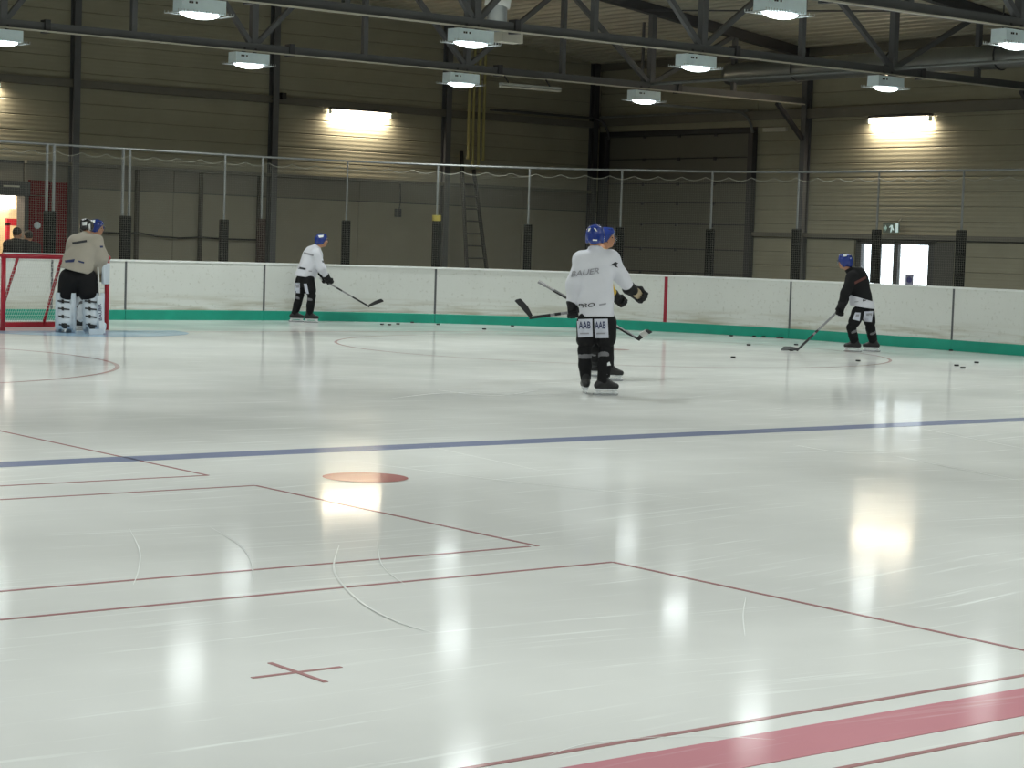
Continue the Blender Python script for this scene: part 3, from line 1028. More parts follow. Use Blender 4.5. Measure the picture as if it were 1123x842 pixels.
# ladder against the end wall
def ladder():
    bl, br = on_end(512, 298, 40.3), on_end(534, 298, 40.3)
    t = thing('ladder', 'dark metal ladder leaning against the end wall', 'ladder', (bl[0], 40.3, 0))
    # extend the rails down to the floor and up to the wall
    tl, tr = on_end(506, 166, 40.86), on_end(519.5, 186, 40.86)
    def down(p, q):
        k = (p[2] + 0.055) / (q[2] - p[2])
        return p - (q - p) * k
    L0, R0_ = down(bl, tl), down(br, tr)
    LD = mat('dark ladder steel', (0.035, 0.032, 0.03), 0.5)
    sub('side_rail', MB().bar(L0, tl, 0.07, 0.07), LD, t)
    sub('side_rail', MB().bar(R0_, tr, 0.07, 0.07), LD, t)
    n_ = 11
    for k in range(n_):
        f = 0.04 + 0.9 * k / n_
        zz = L0[2] + (tl[2] - L0[2]) * f * 0.93
        fa = (zz - L0[2]) / (tl[2] - L0[2])
        fb = (zz - R0_[2]) / (tr[2] - R0_[2])
        if fb <= 1:
            sub('rung', MB().tube([L0 + (tl - L0) * fa, R0_ + (tr - R0_) * fb], 0.022, 6), LD, t)
ladder()
# yellowish ropes hanging by the ladder
ROPE = mat('faded yellow rope', (0.46, 0.41, 0.17), 0.8)
rl = ['leftmost faded yellow rope hanging by the ladder', 'second faded yellow rope hanging by the ladder', 'third faded yellow rope hanging by the ladder', 'rightmost faded yellow rope hanging by the ladder']
for px, yb, lb in zip((513.5, 518.5, 524.5, 530), (170, 176, 180, 172), rl):
    a, b = on_end(px + 3, 50, 40.6), on_end(px, yb, 40.6)
    m_ = MB().tube([(a[0], 40.6, roof_z(a[0])), (a[0], 40.6, 4.6), b, b + np.array((0.0, 0.02, -0.1))], [0.030, 0.034, 0.034, 0.045], 6)
    tag(m_.build('hanging_rope', ROPE), lb, 'rope', 'yellow ropes by the ladder')

# ================================================================== RINK BOARDS
boards = thing('rink_boards', 'white scuffed rink boards with a green kick plate round the far corner', 'boards', (29.1, 26.7, 0))
BT = 1.15
j_px = [57, 138, 290, 478, 655, 868, 1047]
joints = [path_s_of_px(q) for q in j_px]
s = joints[0] - 3.8
while s > 1:
    joints.insert(0, s)
    s -= 3.8
s = joints[-1] + 3.9
while s < PS[-1] - 1:
    joints.append(s)
    s += 3.9
joints = [0.0] + joints + [float(PS[-1])]
JS = mat('dark joint strip', (0.10, 0.105, 0.11), 0.5)
for s0, s1 in zip(joints[:-1], joints[1:]):
    span = path_span(s0 + 0.012, s1 - 0.012)
    sub('board_panel', MB().sweep(span, [(0.0, 0.19), (0.0, BT - 0.035), (0.08, BT - 0.035), (0.08, 0.19)]), BOARD, boards)
    sub('kick_plate', MB().sweep(path_span(s0 + 0.004, s1 - 0.004), [(-0.012, 0.0), (-0.012, 0.185), (-0.004, 0.195), (0.08, 0.195), (0.08, 0.0)]), GREEN, boards)
    sub('cap_rail', MB().sweep(path_span(s0 + 0.002, s1 - 0.002), [(-0.015, BT - 0.035), (-0.015, BT - 0.006), (-0.005, BT), (0.10, BT), (0.10, BT - 0.035)]), CAP, boards)
for s in joints[1:-1]:
    sub('joint_strip', MB().sweep([path_at(s - 0.022), path_at(s + 0.022)], [(-0.004, 0.19), (-0.004, BT - 0.035), (0.06, BT - 0.035), (0.06, 0.19)]), JS, boards)
sg = path_s_of_px(731)
sub('goal_line_stripe', MB().sweep([path_at(sg - 0.035), path_at(sg + 0.035)], [(-0.006, 0.05), (-0.006, BT - 0.04), (0.02, BT - 0.04), (0.02, 0.05)]), mat('red board stripe', (0.30, 0.01, 0.03), 0.5), boards)
# small printed mark low on the boards behind the near player
# posts with pads, rail and net
post_px = [55, 138, 246, 287, 380, 479, 580, 682, 779, 873, 964, 1056]
post_low = [54, 137, 245, 286, 379, 478, 578.5, 679.5, 778.5, 873, 960.8, 1053.5]
post_s = [path_s_of_px(q, 0.20, 270) for q in post_low]
pad_top = [2.02, 1.98, 1.98, 2.02, 2.05, 2.12, 2.09, 2.09, 2.1, 2.14, 2.16, 2.18]
extra_l = [post_s[0] - 3.0 * k for k in (1, 2, 3)]
extra_r = [post_s[-1] + 2.05 * k for k in (1, 2, 3, 4)]
plist = list(zip(post_s, pad_top, post_px)) + [(s, 2.05, None) for s in extra_l] + [(s, 2.15, None) for s in extra_r]
RAIL_Z = 3.25
plab = {55: 'doubled fence post with tall black pad behind the goal', 138: 'doubled fence post with black pad right of the goal',
        246: 'thin fence post with dark pad between goal and far skater', 287: 'fence post with brownish pad left of the far skater',
        380: 'fence post with dark pad just right of the far skater', 479: 'fence post with yellow taped pad beside the ladder',
        580: 'fence post with dark pad right of the ladder', 682: 'fence post with dark pad right of the near players',
        779: 'fence post with dark pad before the roller door', 873: 'fence post with dark pad left of the black jersey skater',
        964: 'fence post with dark pad in front of the glass exit', 1056: 'fence post with dark pad right of the glass exit'}
k_l = k_r = 0
for s, zt, q in plist:
    (x, y), nn = path_at(s)
    nn = np.array(nn) / np.linalg.norm(nn)
    tg = np.array((nn[1], -nn[0]))
    c = np.array((x, y)) + nn * 0.20
    if q:
        lb = plab[q]
    elif s < post_s[0]:
        k_l += 1
        lb = 'fence post with black pad further left along the end boards, number %s from the goal' % ['one', 'two', 'three'][k_l - 1]
    else:
        k_r += 1
        lb = 'fence post with black pad further along the side boards, %s past the exit' % ['first', 'second', 'third', 'fourth'][k_r - 1]
    t = thing('fence_post', lb, 'post', (c[0], c[1], -0.05), 'padded fence posts on the boards')
    dbl = q in (55, 138)
    offs = (-0.07, 0.07) if dbl else (0,)
    for o_ in offs:
        cc = c + tg * o_
        sub('post', MB().tube([(cc[0], cc[1], -0.055), (cc[0], cc[1], RAIL_Z)], 0.030 if dbl else 0.021, 8), GALV, t)
    w = 0.11 if dbl else 0.085
    zb = 1.155
    pm_ = BROWNPAD if q == 287 else BLACKPAD
    m_ = MB()
    ring_ = []
    for a in range(12):
        th = 2 * math.pi * a / 12
        ring_.append(c + tg * w * np.sign(math.cos(th)) * abs(math.cos(th)) ** 0.5 + nn * 0.075 * np.sign(math.sin(th)) * abs(math.sin(th)) ** 0.5)
    for z in (zb, zt - 0.015, zt):
        sc_ = 1.0 if z < zt else 0.9
        for r_ in ring_:
            pnt = c + (r_ - c) * sc_
            m_.v.append((pnt[0], pnt[1], z))
    for L_ in range(2):
        for a in range(12):
            m_.f.append((L_ * 12 + a, L_ * 12 + (a + 1) % 12, (L_ + 1) * 12 + (a + 1) % 12, (L_ + 1) * 12 + a))
    m_.f.append(tuple(range(24, 36)))
    pd = sub('pad', m_, pm_, t)
    if q == 479:
        sub('yellow_tape', MB().tube([(c[0], c[1], zt - 0.02), (c[0], c[1], zt + 0.1)], 0.095, 10), YELLOW, t)
s_a, s_b = extra_l[-1], extra_r[-1]
rail_pts = []
for p_, nn in path_span(s_a, s_b):
    nn = np.array(nn) / np.linalg.norm(nn)
    c = np.array(p_) + nn * 0.20
    rail_pts.append((c[0], c[1], RAIL_Z))
tag(MB().tube(rail_pts, 0.021, 8).build('fence_rail', GALV), 'galvanised top rail carrying the safety net round the rink', 'rail')
# safety net
def build_net():
    v, f = [], []
    ss = np.arange(s_a, s_b, 0.042)
    zs = np.arange(1.155, 3.06, 0.042)
    P, Nn = [], []
    for s_ in ss:
        p_, nn = path_at(s_)
        nn = np.array(nn) / np.linalg.norm(nn)
        P.append(np.array(p_) + nn * 0.085)
        Nn.append(nn)
    h = 0.0011
    def top(i):   # scalloped upper edge
        u = (i % 12) / 12.0
        return 3.10 - 0.07 * (4 * u * (1 - u)) + 0.03
    for i, (p_, nn) in enumerate(zip(P, Nn)):
        tg = np.array((nn[1], -nn[0])) * h
        n0 = len(v)
        for z in (1.152, top(i)):
            for o_ in (tg, -tg * 0.5 + nn * h, -tg * 0.5 - nn * h):
                v.append((p_[0] + o_[0], p_[1] + o_[1], z))
        f += [(n0, n0 + 1, n0 + 4, n0 + 3), (n0 + 1, n0 + 2, n0 + 5, n0 + 4), (n0 + 2, n0, n0 + 3, n0 + 5)]
    step = 6
    idx = list(range(0, len(P), step)) + [len(P) - 1]
    for z in zs:
        n0 = len(v)
        for i in idx:
            p_, nn = P[i], Nn[i]
            v += [(p_[0], p_[1], z + h), (p_[0] + nn[0] * h, p_[1] + nn[1] * h, z - h * 0.5), (p_[0] - nn[0] * h, p_[1] - nn[1] * h, z - h * 0.5)]
        for k_ in range(len(idx) - 1):
            for e in range(3):
                a0, a1 = n0 + 3 * k_ + e, n0 + 3 * k_ + (e + 1) % 3
                f.append((a0, a0 + 3, a1 + 3, a1))
    me = bpy.data.meshes.new('safety_net')
    me.from_pydata(v, [], f)
    me.materials.append(NET)
    o = bpy.data.objects.new('safety_net', me)
    C.objects.link(o)
    tag(o, 'fine grey safety net hung above the rink boards', 'net', kind='stuff')
    # cord that laces the upper edge to the rail
    pts = [(p_[0], p_[1], top(i)) for i, p_ in enumerate(P)]
    tag(MB().tube(pts[::2], 0.005, 4).build('lacing_cord', NET), 'scalloped pale cord lacing the net below the top rail', 'cord')
build_net()

# ================================================================== GOAL
def goal():
    pl, pr = on_ground(3, 362.5), on_ground(116.5, 361.5)
    c = (pl + pr) / 2
    d = (pr - pl)
    wd = np.linalg.norm(d)
    d /= wd
    bk = np.array((-d[1], d[0], 0))          # towards the end boards
    t = thing('hockey_goal', 'red framed hockey goal with white netting before the end boards', 'goal', (c[0], c[1], 0))
    H = 1.22
    top = np.array((0, 0, H))
    r = 0.04
    ex = wd / 2 + 0.0
    A, B = c - d * ex, c + d * ex
    for p_ in (A, B):
        sub('post', MB().tube([p_, p_ + top], r, 12), REDPOST, t, True)
    sub('crossbar', MB().tube([A + top - d * r, B + top + d * r], r, 12), REDPOST, t, True)
    sub('crossbar_pad', MB().bar(A + top + (0, 0, 0.045), B + top + (0, 0, 0.045), 0.05, 0.02), CAP, t)
    dp, tp = 1.05, 0.5
    # base frame curving back, with a floor bar across the back
    Ab, Bb = A + bk * dp + d * 0.15, B + bk * dp - d * 0.15
    z0 = np.array((0, 0, 0.03))
    sub('base_bar', MB().tube([A + z0, A + bk * 0.6 + z0 - d * 0.05, Ab + z0], 0.03, 8), REDPOST, t, True)
    sub('base_bar', MB().tube([B + z0, B + bk * 0.6 + z0 + d * 0.05, Bb + z0], 0.03, 8), REDPOST, t, True)
    sub('base_bar', MB().bar(Ab + z0, Bb + z0, 0.06, 0.13), REDPOST, t)
    At, Bt = A + bk * tp + top + d * 0.05, B + bk * tp + top - d * 0.05
    sub('top_bar', MB().tube([A + top, At, Bt, B + top], 0.02, 8), REDPOST, t)
    for px0, px1 in ((18, 6), (66, 57)):
        f0 = (px0 + 18 - 3) / 113.5 - 0.5
        f1 = (px1 + 27 - 3) / 113.5 - 0.5
        q0 = c + d * wd * f0 + bk * tp + top
        q1 = c + d * wd * f1 + bk * dp + z0
        sub('back_stay', MB().tube([q0, q1], 0.026, 8), REDPOST, t, True)
    # netting
    v, f = MB(), None
    th = 0.003
    for k_ in range(44):
        u = k_ / 43
        p0, p1, p2 = A + d * wd * u + top, At + (Bt - At) * u, Ab + (Bb - Ab) * u + z0
        sag = p1 * 0.5 + p2 * 0.5 + bk * -0.05
        v.tube([p0, p1, sag, p2], th, 3, False)
    for w_ in np.linspace(0, 1, 30):
        if w_ < 0.3:
            u = w_ / 0.3
            q0, q1 = A + top + (At - A - top) * u, B + top + (Bt - B - top) * u
        else:
            u = (w_ - 0.3) / 0.7
            sg_ = bk * -0.05 * 4 * u * (1 - u)
            q0, q1 = At + (Ab + z0 - At) * u + sg_, Bt + (Bb + z0 - Bt) * u + sg_
        v.tube([q0, q1], th, 3, False)
    for P0, P1, P2 in ((A, At, Ab), (B, Bt, Bb)):
        for u in np.linspace(0, 1, 22):
            q0 = P0 + top * (1 - u)
            q1 = P1 + (P2 - P1) * u
            v.tube([q0, q1], th, 3, False)
        for u in np.linspace(0.1, 0.9, 10):
            v.tube([P0 + top + (P1 - P0 - top) * u, P0 + (P2 - P0) * u + z0], th, 3, False)
    o = sub('netting', v, WHITE_NET, t)
    o['kind'] = 'stuff'
    return c, d, bk
goal()
# ================================================================== PEOPLE
def vec(*a):
    return np.array(a, float)
def unit(v):
    v = np.asarray(v, float)
    return v / max(np.linalg.norm(v), 1e-9)
class Shape:
    """smooth union of tapered capsules, ellipsoids and rounded boxes, turned into one continuous skin"""
    def __init__(s, k=0.03):
        s.pr, s.k, s.cuts, s.wr = [], k, [], None
    def cap(s, a, b, ra, rb, flat=None, kf=1.0):
        s.pr.append(('c', np.array(a, float), np.array(b, float), ra, rb, flat, kf))
        return s
    def chain(s, pts, rs, flat=None, kf=1.0):
        for i in range(len(pts) - 1):
            s.cap(pts[i], pts[i + 1], rs[i], rs[i + 1], flat, kf)
        return s
    def ell(s, c, axes, radii):
        s.pr.append(('e', np.array(c, float), np.array(axes, float), np.array(radii, float)))
        return s
    def box(s, c, axes, half, r):
        s.pr.append(('b', np.array(c, float), np.array(axes, float), np.array(half, float), r))
        return s
    def cut(s, p, n):
        """remove what lies on the side n points to"""
        s.cuts.append((np.array(p, float), unit(n)))
        return s
    def bounds(s):
        lo, hi = np.full(3, 1e9), np.full(3, -1e9)
        for q in s.pr:
            if q[0] == 'c':
                R = max(q[3], q[4])
                L_, H_ = np.minimum(q[1], q[2]) - R, np.maximum(q[1], q[2]) + R
            else:
                R = np.linalg.norm(q[3]) + (q[4] if q[0] == 'b' else 0) if q[0] == 'b' else max(q[3])
                L_, H_ = q[1] - R, q[1] + R
            lo, hi = np.minimum(lo, L_), np.maximum(hi, H_)
        return lo, hi
    def field(s, P):
        d = None
        for q in s.pr:
            if q[0] == 'c':
                pa, ba = P - q[1].astype(np.float32), (q[2] - q[1]).astype(np.float32)
                if q[5] is not None:
                    n = unit(q[5]).astype(np.float32)
                    pa = pa + (pa @ n)[..., None] * n * np.float32(q[6] - 1)
                    ba = ba + (ba @ n) * n * np.float32(q[6] - 1)
                h = np.clip((pa @ ba) / max(float(ba @ ba), 1e-8), 0, 1)
                x = np.linalg.norm(pa - h[..., None] * ba, axis=-1) - (q[3] + (q[4] - q[3]) * h)
            elif q[0] == 'e':
                l = (P - q[1].astype(np.float32)) @ q[2].T.astype(np.float32)
                x = (np.linalg.norm(l / q[3].astype(np.float32), axis=-1) - 1) * float(min(q[3]))
            else:
                l = np.abs((P - q[1].astype(np.float32)) @ q[2].T.astype(np.float32)) - q[3].astype(np.float32)
                x = np.linalg.norm(np.maximum(l, 0), axis=-1) + np.minimum(l.max(-1), 0) - q[4]
            if d is None:
                d = x
            else:
                h = np.maximum(s.k - np.abs(d - x), 0) / s.k
                d = np.minimum(d, x) - h * h * s.k * 0.25
        if s.wr:
            a, f = s.wr
            d = d + a * (np.sin(P[..., 0] * f + 2 * np.sin(P[..., 2] * f * 0.45)) * np.sin(P[..., 2] * f * 0.8 + 1.7 * np.sin(P[..., 1] * f * 0.6)) + 0.5 * np.sin(P[..., 1] * f * 1.7 + P[..., 2] * f * 0.9))
        for p, n in s.cuts:
            d = np.maximum(d, (P - p.astype(np.float32)) @ n.astype(np.float32))
        return d
    def mesh(s, name, m, cell=0.012):
        lo, hi = s.bounds()
        mg = cell * 2.5 + (s.wr[0] * 1.6 if s.wr else 0)
        lo, hi = lo - mg, hi + mg
        n = np.ceil((hi - lo) / cell).astype(int) + 1
        ax = [lo[i] + np.arange(n[i]) * cell for i in range(3)]
        G = np.stack(np.meshgrid(*ax, indexing='ij'), -1).astype(np.float32)
        V = s.field(G)
        ins = V < 0
        c8 = [(i, j, k) for i in (0, 1) for j in (0, 1) for k in (0, 1)]
        sl = lambda A, o: A[o[0]:n[0] - 1 + o[0], o[1]:n[1] - 1 + o[1], o[2]:n[2] - 1 + o[2]]
        cnt = sum(sl(ins, o).astype(np.int8) for o in c8)
        act = (cnt > 0) & (cnt < 8)
        idx = np.full(act.shape, -1, int)
        idx[act] = np.arange(act.sum())
        acc = np.zeros((act.sum(), 3))
        num = np.zeros(act.sum())
        base = np.argwhere(act).astype(float)
        for o in c8:
            for a in range(3):
                if o[a] == 0:
                    o2 = list(o)
                    o2[a] = 1
                    va, vb = sl(V, o)[act], sl(V, o2)[act]
                    cr = (va < 0) != (vb < 0)
                    t = np.where(cr, va / np.where(cr, va - vb, 1), 0)
                    pt = np.array(o, float)[None, :] + np.eye(3)[a][None, :] * t[:, None]
                    acc += pt * cr[:, None]
                    num += cr
        vs = lo + (base + acc / num[:, None]) * cell
        faces = []
        for a in range(3):
            b_, c_ = (a + 1) % 3, (a + 2) % 3
            o = [slice(None)] * 3
            o2 = [slice(None)] * 3
            o[a], o2[a] = slice(0, n[a] - 1), slice(1, n[a])
            A, B = ins[tuple(o)], ins[tuple(o2)]
            e = np.argwhere(A != B)
            ok = (e[:, b_] > 0) & (e[:, c_] > 0) & (e[:, b_] < n[b_] - 1) & (e[:, c_] < n[c_] - 1)
            e = e[ok]
            fl = A[tuple(e.T)]
            q = []
            for db, dc in ((-1, -1), (0, -1), (0, 0), (-1, 0)):
                w = e.copy()
                w[:, b_] += db
                w[:, c_] += dc
                q.append(idx[tuple(w.T)])
            q = np.stack(q, 1)
            q[~fl] = q[~fl][:, ::-1]
            faces.append(q)
        F = np.concatenate(faces)
        F = F[(F >= 0).all(1)]
        me = bpy.data.meshes.new(name)
        me.vertices.add(len(vs))
        me.vertices.foreach_set('co', vs.astype(np.float32).ravel())
        me.loops.add(F.size)
        me.loops.foreach_set('vertex_index', F.ravel().astype(np.int32))
        me.polygons.add(len(F))
        me.polygons.foreach_set('loop_start', np.arange(0, F.size, 4, dtype=np.int32))
        me.polygons.foreach_set('loop_total', np.full(len(F), 4, dtype=np.int32))
        me.polygons.foreach_set('use_smooth', np.ones(len(F), dtype=bool))
        me.update(calc_edges=True)
        me.materials.append(m)
        return me

def wpart(name, me, parent):
    """mesh given in world coordinates, put under its thing or part"""
    o = bpy.data.objects.new(name, me)
    C.objects.link(o)
    o.parent = parent
    root = parent
    if parent.parent is None:
        o.matrix_parent_inverse = Matrix.Translation(-Vector(parent.location))
    return o
def bvh_of(me):
    return BVHTree.FromPolygons([v.co[:] for v in me.vertices], [p.vertices[:] for p in me.polygons])
def project(bv, px, py, D, off):
    d = ray(px, py)
    st = EYE + d * (D - 1.2)
    h = bv.ray_cast(Vector(st), Vector(unit(d)), 2.6)
    if h[0] is None:
        return None
    return np.array(h[0]) - unit(d) * off
def lay(name, pts, faces, bv, D, m, parent, off=0.006):
    """lay a flat shape, given in view angles, on a garment's surface"""
    P = [project(bv, x, y, D, off) for x, y in pts]
    ok = [i for i, p in enumerate(P) if p is not None]
    if len(ok) < 3:
        return None
    mp = {i: k for k, i in enumerate(ok)}
    fs = [tuple(mp[i] for i in f) for f in faces if all(i in mp for i in f)]
    if not fs:
        return None
    me = bpy.data.meshes.new(name)
    me.from_pydata([tuple(P[i]) for i in ok], [], fs)
    me.materials.append(m)
    return wpart(name, me, parent)
def lay_quad(name, corners, bv, D, m, parent, n=8, off=0.006):
    (a, b, c, d) = [np.array(q, float) for q in corners]      # clockwise from top left
    pts, fs = [], []
    for j in range(n + 1):
        for i in range(n + 1):
            u, v = i / n, j / n
            pts.append(tuple((a * (1 - u) + b * u) * (1 - v) + (d * (1 - u) + c * u) * v))
    for j in range(n):
        for i in range(n):
            k = j * (n + 1) + i
            fs.append((k, k + 1, k + n + 2, k + n + 1))
    return lay(name, pts, fs, bv, D, m, parent, off)
FONT_CACHE = {}
def text_shape(txt):
    if txt in FONT_CACHE:
        return FONT_CACHE[txt]
    cu = bpy.data.curves.new('t', 'FONT')
    cu.body = txt
    cu.offset = 0.012
    o = bpy.data.objects.new('t', cu)
    C.objects.link(o)
    bpy.context.view_layer.update()
    dg = bpy.context.evaluated_depsgraph_get()
    me = bpy.data.meshes.new_from_object(o.evaluated_get(dg))
    bm = bmesh.new()
    bm.from_mesh(me)
    bmesh.ops.triangulate(bm, faces=bm.faces)
    for _ in range(2):
        es = [e for e in bm.edges if e.calc_length() > 0.12]
        if es:
            bmesh.ops.subdivide_edges(bm, edges=es, cuts=1)
            bmesh.ops.triangulate(bm, faces=bm.faces)
    P = np.array([v.co[:2] for v in bm.verts])
    bm.verts.index_update()
    F = [tuple(v.index for v in f.verts) for f in bm.faces]
    bm.free()
    bpy.data.objects.remove(o)
    bpy.data.curves.remove(cu)
    bpy.data.meshes.remove(me)
    lo, hi = P.min(0), P.max(0)
    P = (P - lo) / (hi - lo)
    FONT_CACHE[txt] = (P, F)
    return P, F
def lettering(txt, tl, tr, h, bv, D, m, parent, shear=0.0, off=0.009):
    """word whose upper edge runs from tl to tr, letters h tall"""
    P, F = text_shape(txt)
    tl, tr = np.array(tl, float), np.array(tr, float)
    ex = tr - tl
    dn = unit((-ex[1], ex[0])) * h
    pts = [tuple(tl + ex * u + dn * (1 - v) + unit(ex) * shear * h * (v - 0.5)) for u, v in P]
    return lay('lettering', pts, F, bv, D, m, parent, off)

SKIN = mat('skin', (0.50, 0.25, 0.15), 0.55, 0.08, 20)
SKIN_LIT = SKIN
EYE_M = mat('dark eye', (0.03, 0.02, 0.015), 0.2)
HAIR = mat('dark hair', (0.02, 0.015, 0.012), 0.6)
JWHITE = mat('white practice jersey', (0.66, 0.665, 0.72), 0.75, 0.06, 5, 0.15, 60)
JTAN = mat('beige goalie jersey', (0.37, 0.335, 0.28), 0.8, 0.08, 5, 0.15, 60)
JBLACK = mat('black practice jersey', (0.010, 0.010, 0.011), 0.8, 0.2, 5, spec=0.25)
JYEL = mat('yellow jersey', (0.62, 0.40, 0.03), 0.75, 0.06, 5)
PBLACK = mat('black hockey pants', (0.007, 0.007, 0.008), 0.75, 0.2, 8, spec=0.25)
SOCK = mat('black sock', (0.010, 0.010, 0.011), 0.85, 0.3, 12, spec=0.2)
SOCKGREY = mat('grey sock stripe', (0.16, 0.16, 0.17), 0.85)
HBLUE = mat('blue helmet', (0.012, 0.035, 0.22), 0.18, 0.05, 3, spec=0.6)
HBLACK = mat('black helmet', (0.02, 0.02, 0.022), 0.25, 0.05, 3)
GLOVE = mat('black glove', (0.009, 0.009, 0.010), 0.6, 0.2, 10, spec=0.3)
PALM = mat('tan glove palm', (0.42, 0.34, 0.22), 0.7)
BOOT = mat('black skate boot', (0.010, 0.010, 0.011), 0.4, 0.2, 10)
HOLDER = mat('white blade holder', (0.72, 0.74, 0.75), 0.4)
BLADE = mat('steel runner', (0.55, 0.57, 0.6), 0.25, 0.05, 5, metal=0.9)
PRINT = mat('dark print', (0.03, 0.03, 0.035), 0.7)
PRINTG = mat('grey print', (0.30, 0.30, 0.33), 0.7)
PRINTB = mat('navy print', (0.015, 0.025, 0.10), 0.7)
PRINTR = mat('dull red print', (0.11, 0.035, 0.028), 0.7)
PANEL = mat('white pants patch', (0.56, 0.58, 0.66), 0.75)
PADW = mat('white leg pad', (0.60, 0.66, 0.72), 0.55, 0.08, 6)
STICK_B = mat('black stick', (0.012, 0.012, 0.013), 0.45)
STICK_G = mat('grey stick shaft', (0.24, 0.24, 0.25), 0.4)
STICK_W = mat('white stick tape', (0.6, 0.6, 0.58), 0.6)
COAT = mat('dark coat', (0.014, 0.013, 0.014), 0.8)

def head_parts(t, c, f, u, helmet=HBLUE, visor=True, hair=None, body=None, s=1.0, hs=1.0):
    """adds the head to the body shape; puts eyes, helmet and visor under the person"""
    f = unit(f)
    u = unit(u - f * (u @ f))
    r = np.cross(f, u)
    A = np.array((r, f, u))
    body.ell(c + u * 0.025 * s, A, vec(0.077, 0.097, 0.098) * s)
    body.ell(c - u * 0.045 * s + f * 0.022 * s, A, vec(0.058, 0.070, 0.068) * s)
    body.cap(c + f * 0.092 * s + u * 0.012 * s, c + f * 0.112 * s - u * 0.022 * s, 0.009 * s, 0.014 * s)
    body.cap(c + f * 0.088 * s - u * 0.055 * s - r * 0.02, c + f * 0.088 * s - u * 0.055 * s + r * 0.02, 0.009, 0.009)
    body.ell(c + f * 0.07 * s - u * 0.092 * s, A, vec(0.024, 0.022, 0.018) * s)
    for q in (-1, 1):
        body.ell(c + r * q * 0.078 * s - f * 0.005 - u * 0.01 * s, A, vec(0.014, 0.022, 0.033) * s)
        ey = Shape().ell(c + r * q * 0.032 * s + f * 0.083 * s + u * 0.006, A, (0.013, 0.011, 0.009))
        wpart('eye', ey.mesh('eye', EYE_M, 0.004), t)
    if helmet is not None:
        h = Shape(0.02)
        h.ell(c + u * 0.032 * s - f * 0.004, A, vec(0.104, 0.128, 0.112) * s * hs)
        for q in (-1, 1):
            h.cap(c + r * q * 0.042 + f * 0.07 + u * 0.11 * s, c + r * q * 0.042 - f * 0.08 + u * 0.10 * s, 0.024, 0.024)
            h.ell(c + r * q * 0.090 * s - u * 0.025 * s - f * 0.015, A, vec(0.020, 0.042, 0.050) * s)
        h.ell(c - f * 0.10 * s - u * 0.035 * s, A, vec(0.07, 0.036, 0.05) * s)
        h.cut(c + u * 0.012 * s + f * 0.07 * s, f * 0.9 - u * 0.55)
        ho = wpart('helmet', h.mesh('helmet', helmet, 0.007), t)
        for q in (-1, 1):
            for w_ in (0.03, -0.03):
                vt = Shape().cap(c + r * q * 0.075 * s + f * (w_ + 0.02) + u * 0.105 * s, c + r * q * 0.075 * s + f * (w_ - 0.02) + u * 0.105 * s, 0.009, 0.009)
                wpart('vent', vt.mesh('vent', BLACK, 0.006), ho)
        if visor:
            m_ = MB()
            R = 0.132 * s
            cols = np.linspace(-1.15, 1.15, 13)
            for z in (0.040, -0.045):
                for a in cols:
                    p = c + r * R * 0.92 * math.sin(a) + f * (R * math.cos(a) + 0.008) + u * z * s
                    m_.v.append(tuple(p))
            for i in range(12):
                m_.f.append((i, i + 1, 14 + i, 13 + i))
            vo = wpart('visor', m_.mesh('visor', GLASS, True), t)
            for q in (-1, 1):
                m_ = MB().tube([c + r * q * 0.082 * s + u * 0.0, c + r * q * 0.062 * s + f * 0.03 - u * 0.06 * s, c + f * 0.05 * s - u * 0.115 * s], 0.006, 5)
                wpart('chin_strap', m_.mesh('chin_strap', BLACK), t)
        return ho
    if hair is not None:
        h = Shape(0.02)
        h.ell(c + u * 0.045 * s - f * 0.014, A, vec(0.088, 0.100, 0.096) * s)
        h.cut(c + u * 0.03 * s + f * 0.05 * s, f * 0.8 - u * 0.6)
        return wpart('hair', h.mesh('hair', hair, 0.01), t)

def glove(t, wr, hd, grip, thumb_side, palm=None, size=1.0, m=GLOVE):
    """padded glove: flared cuff, padded back, four curled fingers of unequal length round the grip, thumb"""
    d = unit(np.array(hd) - np.array(wr))
    g = unit(grip)
    g = unit(g - d * (g @ d))
    n = unit(np.cross(d, g))
    z = size
    A = np.array((d, g, n))
    s = Shape(0.012)
    s.cap(wr - d * 0.030 * z, wr + d * 0.01, 0.060 * z, 0.050 * z)
    s.box(wr + d * 0.045 * z, A, (0.040 * z, 0.034 * z, 0.012 * z), 0.016 * z)
    fl = (0.9, 1.05, 1.0, 0.8)
    for k in range(4):
        b0 = wr + d * 0.085 * z + g * (k - 1.5) * 0.027 * z
        L_ = fl[k] * z
        m1 = b0 + d * 0.036 * L_ - n * 0.012 * L_
        m2 = m1 - n * 0.034 * L_ + d * 0.002
        m3 = m2 - d * 0.030 * L_ - n * 0.004
        s.chain([b0, m1, m2, m3], [0.0155 * z, 0.0155 * z, 0.014 * z, 0.012 * z])
    tb = wr + d * 0.03 * z + g * thumb_side * 0.040 * z
    s.chain([tb, tb + d * 0.030 * z + g * thumb_side * 0.016 * z - n * 0.020 * z, tb + d * 0.058 * z - n * 0.040 * z], [0.018 * z, 0.017 * z, 0.014 * z])
    o = wpart('glove', s.mesh('glove', m, 0.007), t)
    for k in range(3):     # padded rolls on the back
        q = wr + d * (0.015 + 0.026 * k) * z + n * 0.026 * z
        wpart('roll', Shape().cap(q - g * 0.034 * z, q + g * 0.034 * z, 0.013 * z, 0.013 * z).mesh('roll', m, 0.008), o)
    if palm is not None:
        q = Shape(0.01).box(wr + d * 0.05 * z - n * 0.022 * z, A, (0.040 * z, 0.034 * z, 0.004), 0.010)
        wpart('palm', q.mesh('palm', palm, 0.008), o)
    return o

